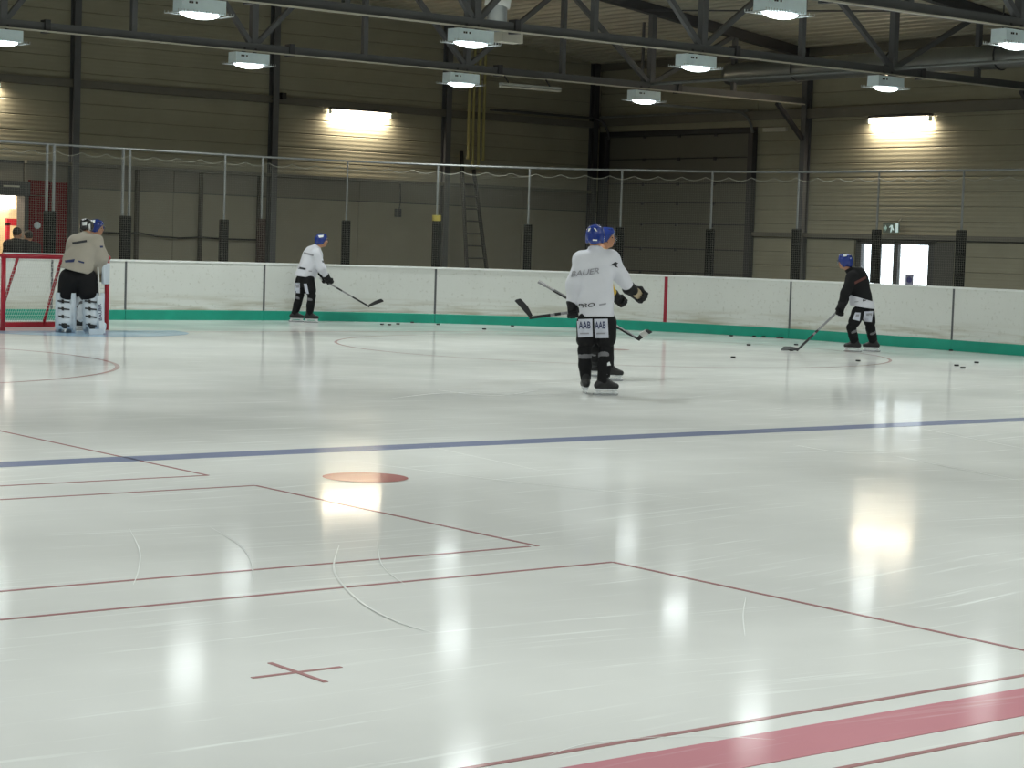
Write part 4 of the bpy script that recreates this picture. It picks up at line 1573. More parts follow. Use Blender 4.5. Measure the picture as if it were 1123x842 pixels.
def skate(t, ankle, toe_dir, m=BOOT, size=1.0, runner=HOLDER, knee=None):
    """boot, holder and runner under an ankle; the runner rests on the ice"""
    f = unit(vec(toe_dir[0], toe_dir[1], 0))
    r = np.cross(f, vec(0, 0, 1))
    z = vec(0, 0, 1.0)
    g = vec(ankle[0], ankle[1], 0)
    A = np.array((f, r, z))
    s = Shape(0.03)
    ld_ = unit(knee - ankle) if knee is not None else z
    s.cap(g + z * 0.14 + ld_ * 0.13 - f * 0.005, g + z * 0.14 - f * 0.015, 0.058 * size, 0.050 * size)
    s.cap(g + z * 0.112 - f * 0.055, g + z * 0.104 + f * 0.165, 0.043, 0.037, r, 1.05)
    s.cap(g + z * 0.18 + f * 0.02, g + z * 0.115 + f * 0.12, 0.044, 0.036)
    s.cut(g + z * 0.075, -z)
    s.cut(g + z * 0.14 + ld_ * 0.135, ld_ + f * 0.1)
    o = wpart('skate', s.mesh('skate', m, 0.009), t)
    h = Shape(0.015)
    h.box(g + z * 0.066 + f * 0.055, A, (0.120, 0.022, 0.006), 0.006)
    h.cap(g + z * 0.06 - f * 0.055, g + z * 0.028 - f * 0.075, 0.020, 0.010, r, 1.4)
    h.cap(g + z * 0.06 + f * 0.14, g + z * 0.028 + f * 0.165, 0.020, 0.010, r, 1.4)
    h.cap(g + z * 0.030 - f * 0.09, g + z * 0.030 + f * 0.185, 0.010, 0.010)
    wpart('blade_holder', h.mesh('blade_holder', runner, 0.008), o)
    m_ = MB()
    prof = [(-0.115, 0.012), (-0.10, 0.0), (0.18, 0.0), (0.20, 0.012), (0.19, 0.028), (-0.11, 0.028)]
    for q in (-0.002, 0.002):
        for a, h_ in prof:
            m_.v.append(tuple(g + f * a + z * h_ + r * q))
    k = len(prof)
    m_.f = [tuple(range(k)), tuple(k + i for i in reversed(range(k)))] + [(i, (i + 1) % k, k + (i + 1) % k, k + i) for i in range(k)]
    wpart('runner', m_.mesh('runner', BLADE), o)
    for k in range(3):
        q = g + z * (0.24 - 0.035 * k) + f * (0.045 + 0.022 * k)
        wpart('lace', MB().tube([q - r * 0.03, q + f * 0.012, q + r * 0.03], 0.004, 4).mesh('lace', PRINTG), o)
    return o

def stick(label, top, heel, toe_pt, shaft_m=STICK_G, blade_m=STICK_B, tape=None, toe_m=None, bands=(), blade_h=0.075):
    """composite hockey stick: rectangular shaft, tapered hosel and a curved blade"""
    top, heel, toe_pt = map(lambda q: np.array(q, float), (top, heel, toe_pt))
    t = thing('hockey_stick', label, 'stick', heel, 'hockey sticks in the hands')
    ax = unit(heel - top)
    bl = toe_pt - heel
    side = unit(np.cross(ax, bl))
    upb = unit(np.cross(side, bl))
    if upb @ -ax < 0:
        upb = -upb
    hs = heel - ax * 0.12
    wpart('shaft', MB().bar(top, hs, 0.022, 0.030, upb).mesh('shaft', shaft_m), t)
    wpart('hosel', MB().bar(hs, heel + ax * 0.005, 0.018, 0.032, upb).mesh('hosel', blade_m), t)
    wpart('knob', MB().bar(top - ax * 0.01, top + ax * 0.10, 0.030, 0.036, upb).mesh('knob', tape or STICK_W), t)
    for a, b, m in bands:
        wpart('band', MB().bar(top + (hs - top) * a, top + (hs - top) * b, 0.025, 0.033, upb).mesh('band', m), t)
    m_ = MB()
    n = 12
    for i in range(n + 1):
        w = i / n
        c = heel + bl * w + side * 0.03 * w * w
        hgt = blade_h * (0.62 + 0.38 * min(1, w * 2.2)) * (1 if w < 0.85 else math.sqrt(max(0.05, 1 - ((w - 0.85) / 0.16) ** 2)))
        for q in (-0.006, 0.006):
            m_.v.append(tuple(c + side * q))
            m_.v.append(tuple(c + side * q + upb * hgt))
    for i in range(n):
        b0 = 4 * i
        m_.f += [(b0, b0 + 1, b0 + 5, b0 + 4), (b0 + 2, b0 + 6, b0 + 7, b0 + 3), (b0 + 1, b0 + 3, b0 + 7, b0 + 5), (b0, b0 + 4, b0 + 6, b0 + 2)]
    m_.f += [(0, 2, 3, 1), (4 * n, 4 * n + 1, 4 * n + 3, 4 * n + 2)]
    bo = wpart('blade', m_.mesh('blade', blade_m), t)
    if toe_m is not None:
        m_ = MB()
        for i in range(5):
            w = 0.30 + 0.46 * i / 4
            c = heel + bl * w + side * 0.03 * w * w
            for q in (-0.009, 0.009):
                m_.v.append(tuple(c + side * q - upb * 0.003))
                m_.v.append(tuple(c + side * q + upb * (blade_h + 0.003)))
        for i in range(4):
            b0 = 4 * i
            m_.f += [(b0, b0 + 1, b0 + 5, b0 + 4), (b0 + 2, b0 + 6, b0 + 7, b0 + 3), (b0 + 1, b0 + 3, b0 + 7, b0 + 5), (b0, b0 + 4, b0 + 6, b0 + 2)]
        m_.f += [(0, 2, 3, 1), (16, 17, 19, 18)]
        wpart('tape', m_.mesh('tape', toe_m), bo)
    return t

def person(label, J, face, hface, jersey, gear, name='person', helmet=HBLUE, visor=True, hair=None,
           tw=0.20, td=0.145, sleeve=(0.092, 0.080, 0.062), hem=None, pant=(0.135, 0.125), pant_end=0.72,
           jcell=0.014, toes=None, sockm=SOCK, skates=True, group='people on the ice', head_s=1.0, hs=1.07, hem_n=None, shoulder=0.09):
    """J: world joints. body is one skin; garments are laid over it"""
    ft = (J['anL'] + J['anR']) / 2
    t = thing(name, label, 'person', (ft[0], ft[1], 0.0), group)
    face = unit(vec(face[0], face[1], 0))
    rt = np.cross(face, vec(0, 0, 1))
    up = unit(J['chest'] - J['pelvis'])
    # ---- body, one continuous surface
    b = Shape(0.03)
    tf = unit(face - up * (face @ up))
    b.cap(J['pelvis'], J['chest'], 0.13, 0.14, tf, 1.35)
    b.cap(J['shL'], J['shR'], 0.07, 0.07)
    b.cap(J['chest'], J['neck'], 0.08, 0.055)
    b.cap(J['neck'], J['head'] - vec(0, 0, 0.05), 0.055, 0.052)
    for q in 'LR':
        hd = J['wr' + q] + unit(J['wr' + q] - J['el' + q]) * 0.07 if 'hd' + q not in J else J['hd' + q]
        J['hd' + q] = hd
        b.chain([J['sh' + q], J['el' + q], J['wr' + q]], [0.058, 0.046, 0.032])
        b.cap(J['wr' + q], hd, 0.030, 0.026)
        b.chain([J['hip' + q], J['kn' + q], J['an' + q] + vec(0, 0, 0.06)], [0.095, 0.065, 0.045])
        b.cap(J['pelvis'], J['hip' + q], 0.11, 0.10)
    hu = unit(J['head'] - J['neck']) * 0.55 + vec(0, 0, 0.45)
    ho = head_parts(t, J['head'], np.array(hface, float), hu, helmet, visor, hair, b, head_s, hs)
    wpart('body', b.mesh('body', SKIN, 0.012), t)
    # ---- jersey
    s = Shape(0.06)
    hemc = J['pelvis'] if hem is None else hem
    s.cap(J['chest'] - up * 0.03, hemc, tw, tw * 1.04, tf, tw / td)
    s.cap(J['shL'], J['shR'], shoulder, shoulder)
    s.cap(J['chest'] + up * 0.02, J['neck'] + up * 0.02, 0.11, 0.075)
    for q in 'LR':
        s.chain([J['sh' + q], J['el' + q], J['wr' + q]], list(sleeve))
    s.cut(hemc, -up if hem_n is None else hem_n)
    for q in 'LR':
        pass
    s.cut(J['neck'] + up * 0.035, up + 0.25 * tf)
    s.wr = (0.006, 19.0)
    jm = s.mesh('jersey', jersey, jcell)
    jo = wpart('jersey' if skates else 'coat', jm, t)
    # ---- pants and lower legs
    s = Shape(0.04)
    s.cap(J['pelvis'] + up * 0.06, (J['hipL'] + J['hipR']) / 2, 0.15, 0.155, tf, 1.12)
    sk = Shape(0.02)
    for q in 'LR':
        h_, k_, a_ = J['hip' + q], J['kn' + q], J['an' + q]
        e = h_ + (k_ - h_) * pant_end
        s.cap(h_, e, pant[0], pant[1])
        if not skates:
            s.chain([e, k_, a_], [pant[1], pant[1] * 0.85, pant[1] * 0.7])
    if skates:
        for q in 'LR':
            h_, k_ = J['hip' + q], J['kn' + q]
            e = h_ + (k_ - h_) * (pant_end + 0.12)
    s.wr = (0.004, 23.0)
    pmesh = s.mesh('pants', gear, 0.014)
    po = wpart('pants' if skates else 'trousers', pmesh, t)
    lm = {}
    if skates:
        for q in 'LR':
            h_, k_, a_ = J['hip' + q], J['kn' + q], J['an' + q]
            s = Shape(0.03)
            e = h_ + (k_ - h_) * (pant_end - 0.05)
            td_ = toes[q] if toes else face
            tdv = unit(vec(td_[0], td_[1], 0))
            s.chain([e, k_, k_ + (a_ - k_) * 0.45, a_ + vec(0, 0, 0.06)], [0.080, 0.074, 0.072, 0.058])
            s.cap(k_ + tdv * 0.025, k_ + (a_ - k_) * 0.7 + tdv * 0.03, 0.066, 0.05)
            me = s.mesh('sock', sockm, 0.012)
            so = wpart('sock', me, t)
            lm[q] = (me, so)
            ring_c = k_ + (a_ - k_) * 0.12
            dd = unit(a_ - k_)
            rg = Shape(0.02)
            rg.chain([k_, k_ + (a_ - k_) * 0.45], [0.0785, 0.0750])
            rg.cut(ring_c - dd * 0.012, -dd)
            rg.cut(ring_c + dd * 0.05, dd)
            wpart('sock_stripe', rg.mesh('sock_stripe', SOCKGREY, 0.011), so)
            skate(t, a_, tdv, knee=k_)
    else:
        for q in 'LR':
            a_ = J['an' + q]
            s = Shape(0.03)
            g = vec(a_[0], a_[1], -0.055)
            s.cap(g + vec(0, 0, 0.06) - face * 0.05, g + vec(0, 0, 0.05) + face * 0.16, 0.05, 0.045)
            s.cut(g, vec(0, 0, -1))
            wpart('shoe', s.mesh('shoe', BLACK, 0.014), t)
    return t, jo, jm, po, pmesh, lm, ho

def view_frame(p):
    """horizontal right and away directions as seen at a place"""
    d = unit(vec(p[0] - EYE[0], p[1] - EYE[1], 0))
    return vec(d[1], -d[0], 0), d

def ankle_on(px, py_ground, D=None):
    g = on_ground(px, py_ground)
    return vec(g[0], g[1], 0.11)

# ---------------------------------------------------------------- near player, white jersey, seen from behind
def near_player():
    g = on_ground(654, 432.5)
    D0 = depth(g)
    r, a = view_frame(g)
    def P(x, y, dz=0.0):
        return at(x, y, D0 + dz)
    J = dict(head=P(652.6, 260), neck=P(653, 274, 0.0), chest=P(654, 291), pelvis=P(655, 346),
             shL=P(638, 284.5), elL=P(629, 311, 0.02), wrL=P(627.5, 330, 0.08), hdL=P(628, 341, 0.12),
             shR=P(670, 284), elR=P(682, 304, 0.06), wrR=P(690, 316, 0.14), hdR=P(697.5, 321.5, 0.18),
             hipL=P(645, 353), hipR=P(664.5, 353), knL=P(641.2, 384, 0.06), knR=P(664.2, 384, 0.02))
    aL, aR = on_ground(641.8, 431.5), on_ground(660, 433.5)
    J['anL'], J['anR'] = vec(aL[0], aL[1], 0.11), vec(aR[0], aR[1], 0.11)
    face = a + r * 0.25
    t, jo, jm, po, pm_, lm, ho = person('player in a white jersey with dark lettering standing with his back turned', J, face, a + r * 0.12, JWHITE, PBLACK,
        tw=0.192, td=0.15, sleeve=(0.092, 0.083, 0.064), hem=P(654.5, 347.5), hem_n=(P(654.5, 352) - P(654.5, 346) + r * 0.02 * 0),
        pant=(0.125, 0.115), pant_end=0.60, jcell=0.011, toes=dict(L=a * 0.9 - r * 0.15, R=r * 0.9 + a * 0.35), head_s=0.97)
    glove(t, J['wrL'] + (J['hdL'] - J['wrL']) * 0.45, J['hdL'], r, 1, None, 1.15)
    glove(t, J['wrR'] + (J['hdR'] - J['wrR']) * 0.35, J['hdR'], vec(0, 0, -1.0), -1, PALM, 1.35)
    bv = bvh_of(jm)
    lettering('BAUER', (626.5, 297.5), (657.5, 293.5), 6.2, bv, D0, PRINTG, jo, 0.35)
    lettering('PRO', (634, 333.2), (652, 331.8), 4.6, bv, D0, PRINT, jo, 0.4)
    lay_quad('bar_mark', [(632.5, 333.5), (636, 333.0), (635, 338), (632.5, 338.5)], bv, D0, PRINT, jo, 3)
    lay_quad('small_mark', [(657, 333.5), (665, 332), (664.5, 334), (657, 335.2)], bv, D0, PRINTG, jo, 4)
    lay('sleeve_mark', [(669, 291), (675, 287), (678, 288.5), (676, 290.5), (678, 293.5), (675.5, 293), (673, 291)], [(0, 1, 6), (1, 2, 3), (1, 3, 6), (3, 4, 5), (3, 5, 6)], bv, D0, PRINT, jo)
    bp = bvh_of(pm_)
    for q in ([(632.5, 350), (649.5, 349.5), (650, 369), (634, 370)], [(651.5, 349.8), (666.5, 349.5), (667.5, 370.5), (652.5, 370.8)]):
        pn = lay_quad('patch', q, bp, D0, PANEL, po, 10, 0.010)
    lettering('AAB', (634.5, 352.5), (647.5, 352.3), 8.0, bp, D0, PRINTB, po, 0, 0.016)
    lettering('AAB', (652.3, 352.5), (664, 352.3), 8.0, bp, D0, PRINTB, po, 0, 0.016)
    for x0, x1 in ((636, 646), (654, 664)):
        lay_quad('print_line', [(x0, 365), (x1, 364.8), (x1, 366.2), (x0, 366.4)], bp, D0, PRINTG, po, 3, 0.015)
    bh = bvh_of(ho.data)
    lay_quad('white_mark', [(645.5, 250.5), (648, 249.8), (646.5, 253), (644.8, 254)], bh, D0, CAP, ho, 3)
    lay_quad('white_mark', [(651, 250), (653, 250.2), (655, 253.5), (653, 253)], bh, D0, CAP, ho, 3)
    lay_quad('white_mark', [(650, 262.5), (655, 262.8), (655, 264), (650, 263.8)], bh, D0, CAP, ho, 3)
    bs = bvh_of(lm['R'][0])
    lay_quad('white_mark', [(666, 398), (668.5, 396.5), (670, 400.5), (666, 401)], bs, D0, HOLDER, lm['R'][1], 3)
    # stick held low across the front, blade to the left
    h = P(581, 348.5, -0.05)
    stick('black bladed stick held level by the white jersey player', P(672, 336, 0.30), h, P(565.5, 330, -0.12), STICK_G, STICK_B,
          bands=((0.55, 0.62, STICK_B), (0.72, 0.80, STICK_B), (0.86, 1.0, STICK_B)), blade_h=0.07)
near_player()

# ---------------------------------------------------------------- player half hidden behind him
def hidden_player():
    g = on_ground(667, 417.5)
    D0 = depth(g)
    r, a = view_frame(g)
    def P(x, y, dz=0.0):
        return at(x, y, D0 + dz)
    J = dict(head=P(664.5, 261.5, 0.05), neck=P(660.5, 275, 0.0), chest=P(656.5, 290), pelvis=P(656, 342),
             shR=P(659, 284, -0.16), elR=P(664, 311, -0.16), wrR=P(673, 323, -0.05), hdR=P(680.5, 331, 0.0),
             shL=P(657, 284, 0.18), elL=P(650, 308, 0.28), wrL=P(644, 326, 0.22), hdL=P(641.5, 334, 0.15),
             hipR=P(657, 350, -0.09), hipL=P(655, 350, 0.1), knR=P(665, 380, -0.08), knL=P(652, 380, 0.12))
    aR, aL = on_ground(666, 417.5), on_ground(652, 413)
    J['anL'], J['anR'] = vec(aL[0], aL[1], 0.11), vec(aR[0], aR[1], 0.11)
    face = r + a * 0.15
    t, jo, jm, po, pm_, lm, ho = person('player in yellow facing right, mostly hidden behind the white jersey player', J, face, r * 0.95 - a * 0.12, JYEL, PBLACK,
        tw=0.16, td=0.15, hem=P(656, 341), pant=(0.12, 0.11), pant_end=0.6, sleeve=(0.085, 0.072, 0.058), toes=dict(L=r, R=r), head_s=0.97)
    glove(t, J['wrR'] + (J['hdR'] - J['wrR']) * 0.25, J['hdR'], vec(0, 0, -1) + r * 0.4, -1, None, 1.15)
    glove(t, J['wrL'] + (J['hdL'] - J['wrL']) * 0.3, J['hdL'], r - vec(0, 0, 0.5), 1, None, 1.1)
    stick('stick slanting behind the white jersey player, blade taped white', P(591, 309, 0.10), P(701.5, 372.5, 0.10), P(716, 362.5, -0.1), STICK_G, STICK_B, STICK_G, STICK_W,
          bands=((0.16, 0.30, STICK_B), (0.80, 1.0, STICK_B)), blade_h=0.07)
hidden_player()

# ---------------------------------------------------------------- far player against the boards
def far_player():
    g = on_ground(333, 353.4)
    D0 = depth(g)
    r, a = view_frame(g)
    def P(x, y, dz=0.0):
        return at(x, y + 1.0, D0 + dz)
    J = dict(head=P(352.5, 263), neck=P(347.8, 270.5), chest=P(343.5, 278), pelvis=P(334, 302),
             shR=P(346.5, 277, -0.16), elR=P(352.5, 293, -0.17), wrR=P(358, 302.5, -0.05), hdR=P(360.5, 307, 0.0),
             shL=P(345.5, 276, 0.17), elL=P(350, 290, 0.20), wrL=P(353, 299.5, 0.12), hdL=P(356, 304, 0.08),
             hipR=P(338, 306, -0.09), hipL=P(331, 306, 0.10), knR=P(341.5, 323, -0.09), knL=P(328.5, 322, 0.10))
    aR, aL = on_ground(338.5, 353.6), on_ground(322.5, 352.8)
    J['anL'], J['anR'] = vec(aL[0], aL[1], 0.11), vec(aR[0], aR[1], 0.11)
    t, jo, jm, po, pm_, lm, ho = person('player in a white jersey leaning over his stick by the far boards', J, r + a * 0.3, r * 0.93 + a * 0.1, JWHITE, PBLACK,
        tw=0.205, td=0.195, hem=P(334.5, 302.5), hem_n=vec(0, 0, -1) - r * 0.10, pant=(0.125, 0.115), pant_end=0.66, sleeve=(0.092, 0.080, 0.062), toes=dict(L=r, R=r + a * 0.1))
    glove(t, J['wrR'] + (J['hdR'] - J['wrR']) * 0.2, J['hdR'], r - vec(0, 0, 0.5), 1, None, 1.25)
    glove(t, J['wrL'] + (J['hdL'] - J['wrL']) * 0.2, J['hdL'], r - vec(0, 0, 0.5), 1, None, 1.2)
    bv, bp = bvh_of(jm), bvh_of(pm_)
    lay_quad('print_line', [(331, 275.5), (344, 279), (343.5, 281), (330.5, 277.5)], bv, D0, PRINTG, jo, 6)
    lay_quad('print_line', [(325, 291.8), (335.5, 294), (335, 296), (325.5, 294.4)], bv, D0, PRINT, jo, 6)
    lay_quad('small_mark', [(338.5, 296.6), (342, 297), (342, 298), (338.5, 297.6)], bv, D0, PRINTG, jo, 3)
    lay_quad('small_mark', [(353, 286), (357, 284.5), (357, 287), (354, 288)], bv, D0, PRINT, jo, 3)
    lay_quad('patch', [(323, 310), (328.8, 310), (328.8, 321.5), (323.8, 321)], bp, D0, PANEL, po, 6, 0.01)
    lay_quad('print_line', [(324.5, 312), (328, 312), (328, 315.5), (324.5, 315.5)], bp, D0, PRINTG, po, 3, 0.014)
    lay_quad('patch', [(333, 311), (336.5, 311), (338.8, 322), (335, 322)], bp, D0, PANEL, po, 5, 0.01)
    bh = bvh_of(ho.data)
    lay_quad('white_mark', [(349, 258), (355, 257.4), (354.5, 260), (350, 260.6)], bh, D0, CAP, ho, 4)
    # the stick: grip inside the upper hand
    stick('stick of the far player, blade lifted toward the right', P(351, 304, 0.07), P(405, 335.2, -0.10), P(421, 329.8, -0.12), STICK_G, STICK_B,
          bands=((0.38, 0.50, STICK_B), (0.74, 1.0, STICK_B)), blade_h=0.07)
far_player()

# ---------------------------------------------------------------- player in black at the right
def right_player():
    g = on_ground(945, 386)
    D0 = depth(g)
    r, a = view_frame(g)
    def P(x, y, dz=0.0):
        return at(x, y, D0 + dz)
    J = dict(head=P(926.8, 287.5), neck=P(931.5, 296.5), chest=P(940.5, 304), pelvis=P(947, 337),
             shL=P(934.5, 304, -0.17), elL=P(927, 321, -0.20), wrL=P(923.5, 333, -0.12), hdL=P(921, 341, -0.06),
             shR=P(940, 301, 0.17), elR=P(930, 320, 0.24), wrR=P(925.5, 331, 0.16), hdR=P(922.5, 338, 0.08),
             hipL=P(941, 343, -0.09), hipR=P(951.5, 341, 0.10), knL=P(934, 359, -0.11), knR=P(955, 360, 0.08))
    aL, aR = on_ground(938, 385.8), on_ground(958.5, 385.6)
    J['anL'], J['anR'] = vec(aL[0], aL[1], 0.11), vec(aR[0], aR[1], 0.11)
    t, jo, jm, po, pm_, lm, ho = person('player in a black jersey with a white hem stooping over the puck', J, -r + a * 0.25, -r * 0.9 + a * 0.35, JBLACK, PBLACK,
        tw=0.212, td=0.18, hem=P(946, 336.5), hem_n=vec(0, 0, -1) - r * 0.12, pant=(0.12, 0.10), pant_end=0.62, sleeve=(0.092, 0.080, 0.064), toes=dict(L=-r, R=-r + a * 0.1))
    glove(t, J['wrL'] + (J['hdL'] - J['wrL']) * 0.2, J['hdL'], -r - vec(0, 0, 0.6), 1, None, 1.3)
    glove(t, J['wrR'] + (J['hdR'] - J['wrR']) * 0.2, J['hdR'], -r - vec(0, 0, 0.6), 1, None, 1.2)
    bv, bp = bvh_of(jm), bvh_of(pm_)
    # white band round the hem: the same garment, its lowest tenth
    up = unit(J['chest'] - J['pelvis'])
    hn = unit(vec(0, 0, -1) - r * 0.12)
    s = Shape(0.06)
    fc = unit(-r + a * 0.25)
    tf = unit(fc - up * (fc @ up))
    s.cap(J['chest'] - up * 0.03, P(946, 336.5), 0.228, 0.236, tf, 0.228 / 0.196)
    s.cut(P(946, 336.8), hn)
    s.cut(P(946, 327.0), -unit(vec(0, 0, -1) - r * 0.26))
    s.wr = (0.005, 19.0)
    hm = s.mesh('hem_band', JWHITE, 0.013)
    hb = wpart('hem_band', hm, jo)
    bb = bvh_of(hm)
    lay_quad('print_line', [(946, 328.5), (956.5, 324.6), (956.8, 327), (946.3, 330.6)], bb, D0, PRINT, hb, 6, 0.009)
    lay_quad('small_mark', [(937, 330.6), (941.5, 330.2), (941.5, 331), (937.5, 331.4)], bb, D0, PRINTG, hb, 3, 0.009)
    lay_quad('print_line', [(937, 309), (952, 301.5), (952.5, 304), (937.5, 311.8)], bv, D0, PRINTR, jo, 7)
    lay_quad('patch', [(938, 342.5), (943.8, 342.8), (942.8, 352), (935, 350)], bp, D0, PANEL, po, 6, 0.010)
    lay_quad('patch', [(947.8, 341.5), (957.8, 341), (956, 353), (946.3, 352.3)], bp, D0, PANEL, po, 6, 0.010)
    lay_quad('print_line', [(950, 343.6), (956.3, 343.2), (956.3, 346), (950, 346.2)], bp, D0, PRINTG, po, 3, 0.015)
    lay_quad('print_line', [(939, 344.6), (942.4, 344.6), (942, 347), (938.2, 347)], bp, D0, PRINTG, po, 3, 0.015)
    bh = bvh_of(ho.data)
    lay_quad('white_mark', [(924.5, 279), (928.5, 278.6), (928.8, 281), (925, 281.4)], bh, D0, CAP, ho, 4)
    # collar
    c0 = P(930, 294.5)
    hl = on_ground(874, 385)
    hl = vec(hl[0], hl[1], 0.012)
    tp = on_ground(856.5, 384.2)
    stick('stick of the black jersey player resting on the ice', P(923.5, 336.5, 0.0), hl, vec(tp[0], tp[1], 0.02), STICK_G, STICK_B,
          bands=((0.60, 0.66, STICK_B), (0.72, 1.0, STICK_B)), blade_h=0.08)
right_player()

# ---------------------------------------------------------------- goalie
def goalie():
    g = on_ground(88, 365)
    D0 = depth(g)
    r, a = view_frame(g)
    def P(x, y, dz=0.0):
        return at(x, y, D0 + dz)
    J = dict(head=P(95.2, 249.5, 0.22), neck=P(94, 258, 0.12), chest=P(92.5, 271, 0.06), pelvis=P(84, 301, -0.04),
             shL=P(82.5, 266, 0.08), elL=P(77, 284, 0.22), wrL=P(86, 298, 0.40), hdL=P(92, 303, 0.46),
             shR=P(104.5, 265.5, 0.05), elR=P(110.5, 283, 0.06), wrR=P(108.5, 297, 0.12), hdR=P(107.5, 304.5, 0.16),
             hipL=P(77, 306), hipR=P(94, 306), knL=P(72.5, 333, 0.06), knR=P(100, 333, 0.04))
    aL, aR = on_ground(70.5, 365.2), on_ground(102, 366)
    J['anL'], J['anR'] = vec(aL[0], aL[1], 0.11), vec(aR[0], aR[1], 0.11)
    face = a + r * 0.45
    t, jo, jm, po, pm_, lm, ho = person('goalkeeper in a beige jersey and white leg pads stooping before the goal', J, face, a * 0.8 + r * 0.5 - vec(0, 0, 0.3), JTAN, PBLACK, helmet=HBLACK, visor=False,
        tw=0.255, td=0.20, hem=P(83.5, 297.5, -0.03), hem_n=vec(0, 0, -1) - r * 0.22, pant=(0.185, 0.170), pant_end=0.50, sleeve=(0.125, 0.115, 0.085), shoulder=0.12, sockm=PADW, toes=dict(L=a - r * 0.2, R=a + r * 0.5))
    bh = bvh_of(ho.data)
    lay_quad('white_mark', [(90, 243.5), (95.5, 243), (95, 247), (90.5, 247.4)], bh, D0, HOLDER, ho, 4)
    lay_quad('white_mark', [(97, 246), (99, 245), (99.5, 253), (97.5, 253.5)], bh, D0, HOLDER, ho, 4)
    bv = bvh_of(jm)
    lay_quad('print_line', [(79, 265.5), (95, 263), (95.5, 265.4), (79.6, 268)], bv, D0, PRINT, jo, 7)
    lay_quad('print_line', [(71, 285.4), (82, 284), (81, 287.4), (71.5, 287.8)], bv, D0, PRINTB, jo, 6)
    lay_quad('print_line', [(86, 285.5), (92.5, 287.2), (92, 289), (86, 287.2)], bv, D0, PRINTB, jo, 4)
    lay_quad('small_mark', [(109.5, 269.5), (113, 269.4), (113, 271.5), (110, 271.6)], bv, D0, PRINTB, jo, 3)
    # leg pads strapped round the shins, open at the back
    for q, xk, xa in (('L', 71.5, 70), ('R', 101, 102.5)):
        k_, a_ = J['kn' + q], J['an' + q]
        f = unit(vec(*( (a * 0.9 + r * (0.1 if q == 'L' else 0.55))[:2]), 0))
        rr = np.cross(f, vec(0, 0, 1))
        ax = unit(k_ - a_)
        A = np.array((rr, f, ax))
        top = k_ + ax * 0.06
        bot = vec(a_[0], a_[1], 0.09)
        c = (top + bot) / 2 + f * 0.06
        L_ = np.linalg.norm(top - bot) / 2
        s = Shape(0.03)
        s.box(c + f * 0.03, A, (0.125, 0.030, L_ - 0.03), 0.03)
        for w_ in (-1, 1):
            s.box(c + rr * w_ * 0.125 - f * 0.025, A, (0.018, 0.05, L_ - 0.05), 0.02)
        s.cap(k_ + ax * 0.02, a_ + ax * 0.08, 0.140, 0.115)
        s.box(bot + f * 0.14 + vec(0, 0, 0.03), np.array((rr, f, vec(0, 0, 1))), (0.09, 0.06, 0.03), 0.03)
        pm2 = s.mesh('leg_pad', PADW, 0.012)
        pad = wpart('leg_pad', pm2, t)
        bp2 = bvh_of(pm2)
        for w_ in (0.10, 0.32, 0.55, 0.80):
            y = 326 + 37 * w_
            lay_quad('strap', [(xk - 8.5 + 2 * w_, y - 0.8), (xk + 5, y + 0.8), (xk + 5, y + 2.4), (xk - 8.5 + 2 * w_, y + 1.0)], bp2, D0, PRINT, pad, 6, 0.012)
            o_ = lay_quad('buckle', [(xk - 4, y - 1.5), (xk - 1.5, y - 1.2), (xk - 1.5, y + 2.8), (xk - 4, y + 2.4)], bp2, D0, BLACK, pad, 3, 0.016)
    glove(t, J['wrR'] + (J['hdR'] - J['wrR']) * 0.2, J['hdR'], vec(0, 0, -1) + r * 0.3, 1, PALM, 1.2, PALM)
    # blocker board on the stick arm
    c = P(116, 300, 0.12)
    n = unit(r * 0.9 - a * 0.5)
    A = np.array((unit(np.cross(n, vec(0, 0, 1))), n, vec(0, 0, 1)))
    s = Shape(0.02)
    s.box(c, A, (0.075, 0.012, 0.155), 0.02)
    wpart('blocker', s.mesh('blocker', PADW, 0.011), t)
    glove(t, J['wrL'] + (J['hdL'] - J['wrL']) * 0.2, J['hdL'], r, 1, None, 1.5)
    # goalie stick
    hl = on_ground(112.5, 367.0)
    hl = vec(hl[0], hl[1], 0.02)
    tpt = on_ground(98, 367.2)
    tpt = vec(tpt[0], tpt[1], 0.02)
    top = P(107.8, 301, -0.02)
    st = thing('goalie_stick', 'white goalkeeper stick with dark lettering leaning at the right pad', 'stick', hl)
    up_ = unit(top - hl)
    mid = hl + up_ * 0.66
    wpart('shaft', MB().bar(mid, hl + up_ * 1.25, 0.022, 0.032).mesh('shaft', STICK_W), st)
    pad_me = MB().bar(hl, mid, 0.085, 0.022, a).mesh('paddle', PADW)
    pdl = wpart('paddle', pad_me, st)
    wpart('blade', MB().bar(hl + vec(0, 0, 0.03), tpt + vec(0, 0, 0.03), 0.02, 0.09).mesh('blade', PADW), st)
    bp3 = bvh_of(pad_me)
    P2, F2 = text_shape('BAUER')
    pts = []
    p0, p1 = np.array((108.4, 351.5)), np.array((107.4, 333.0))
    ex = p1 - p0
    dn = unit((-ex[1], ex[0])) * 3.6
    for u, v in P2:
        pts.append(tuple(p0 + ex * u + dn * (1 - v)))
    lay('lettering', pts, F2, bp3, D0, PRINTB, pdl, 0.006)
goalie()

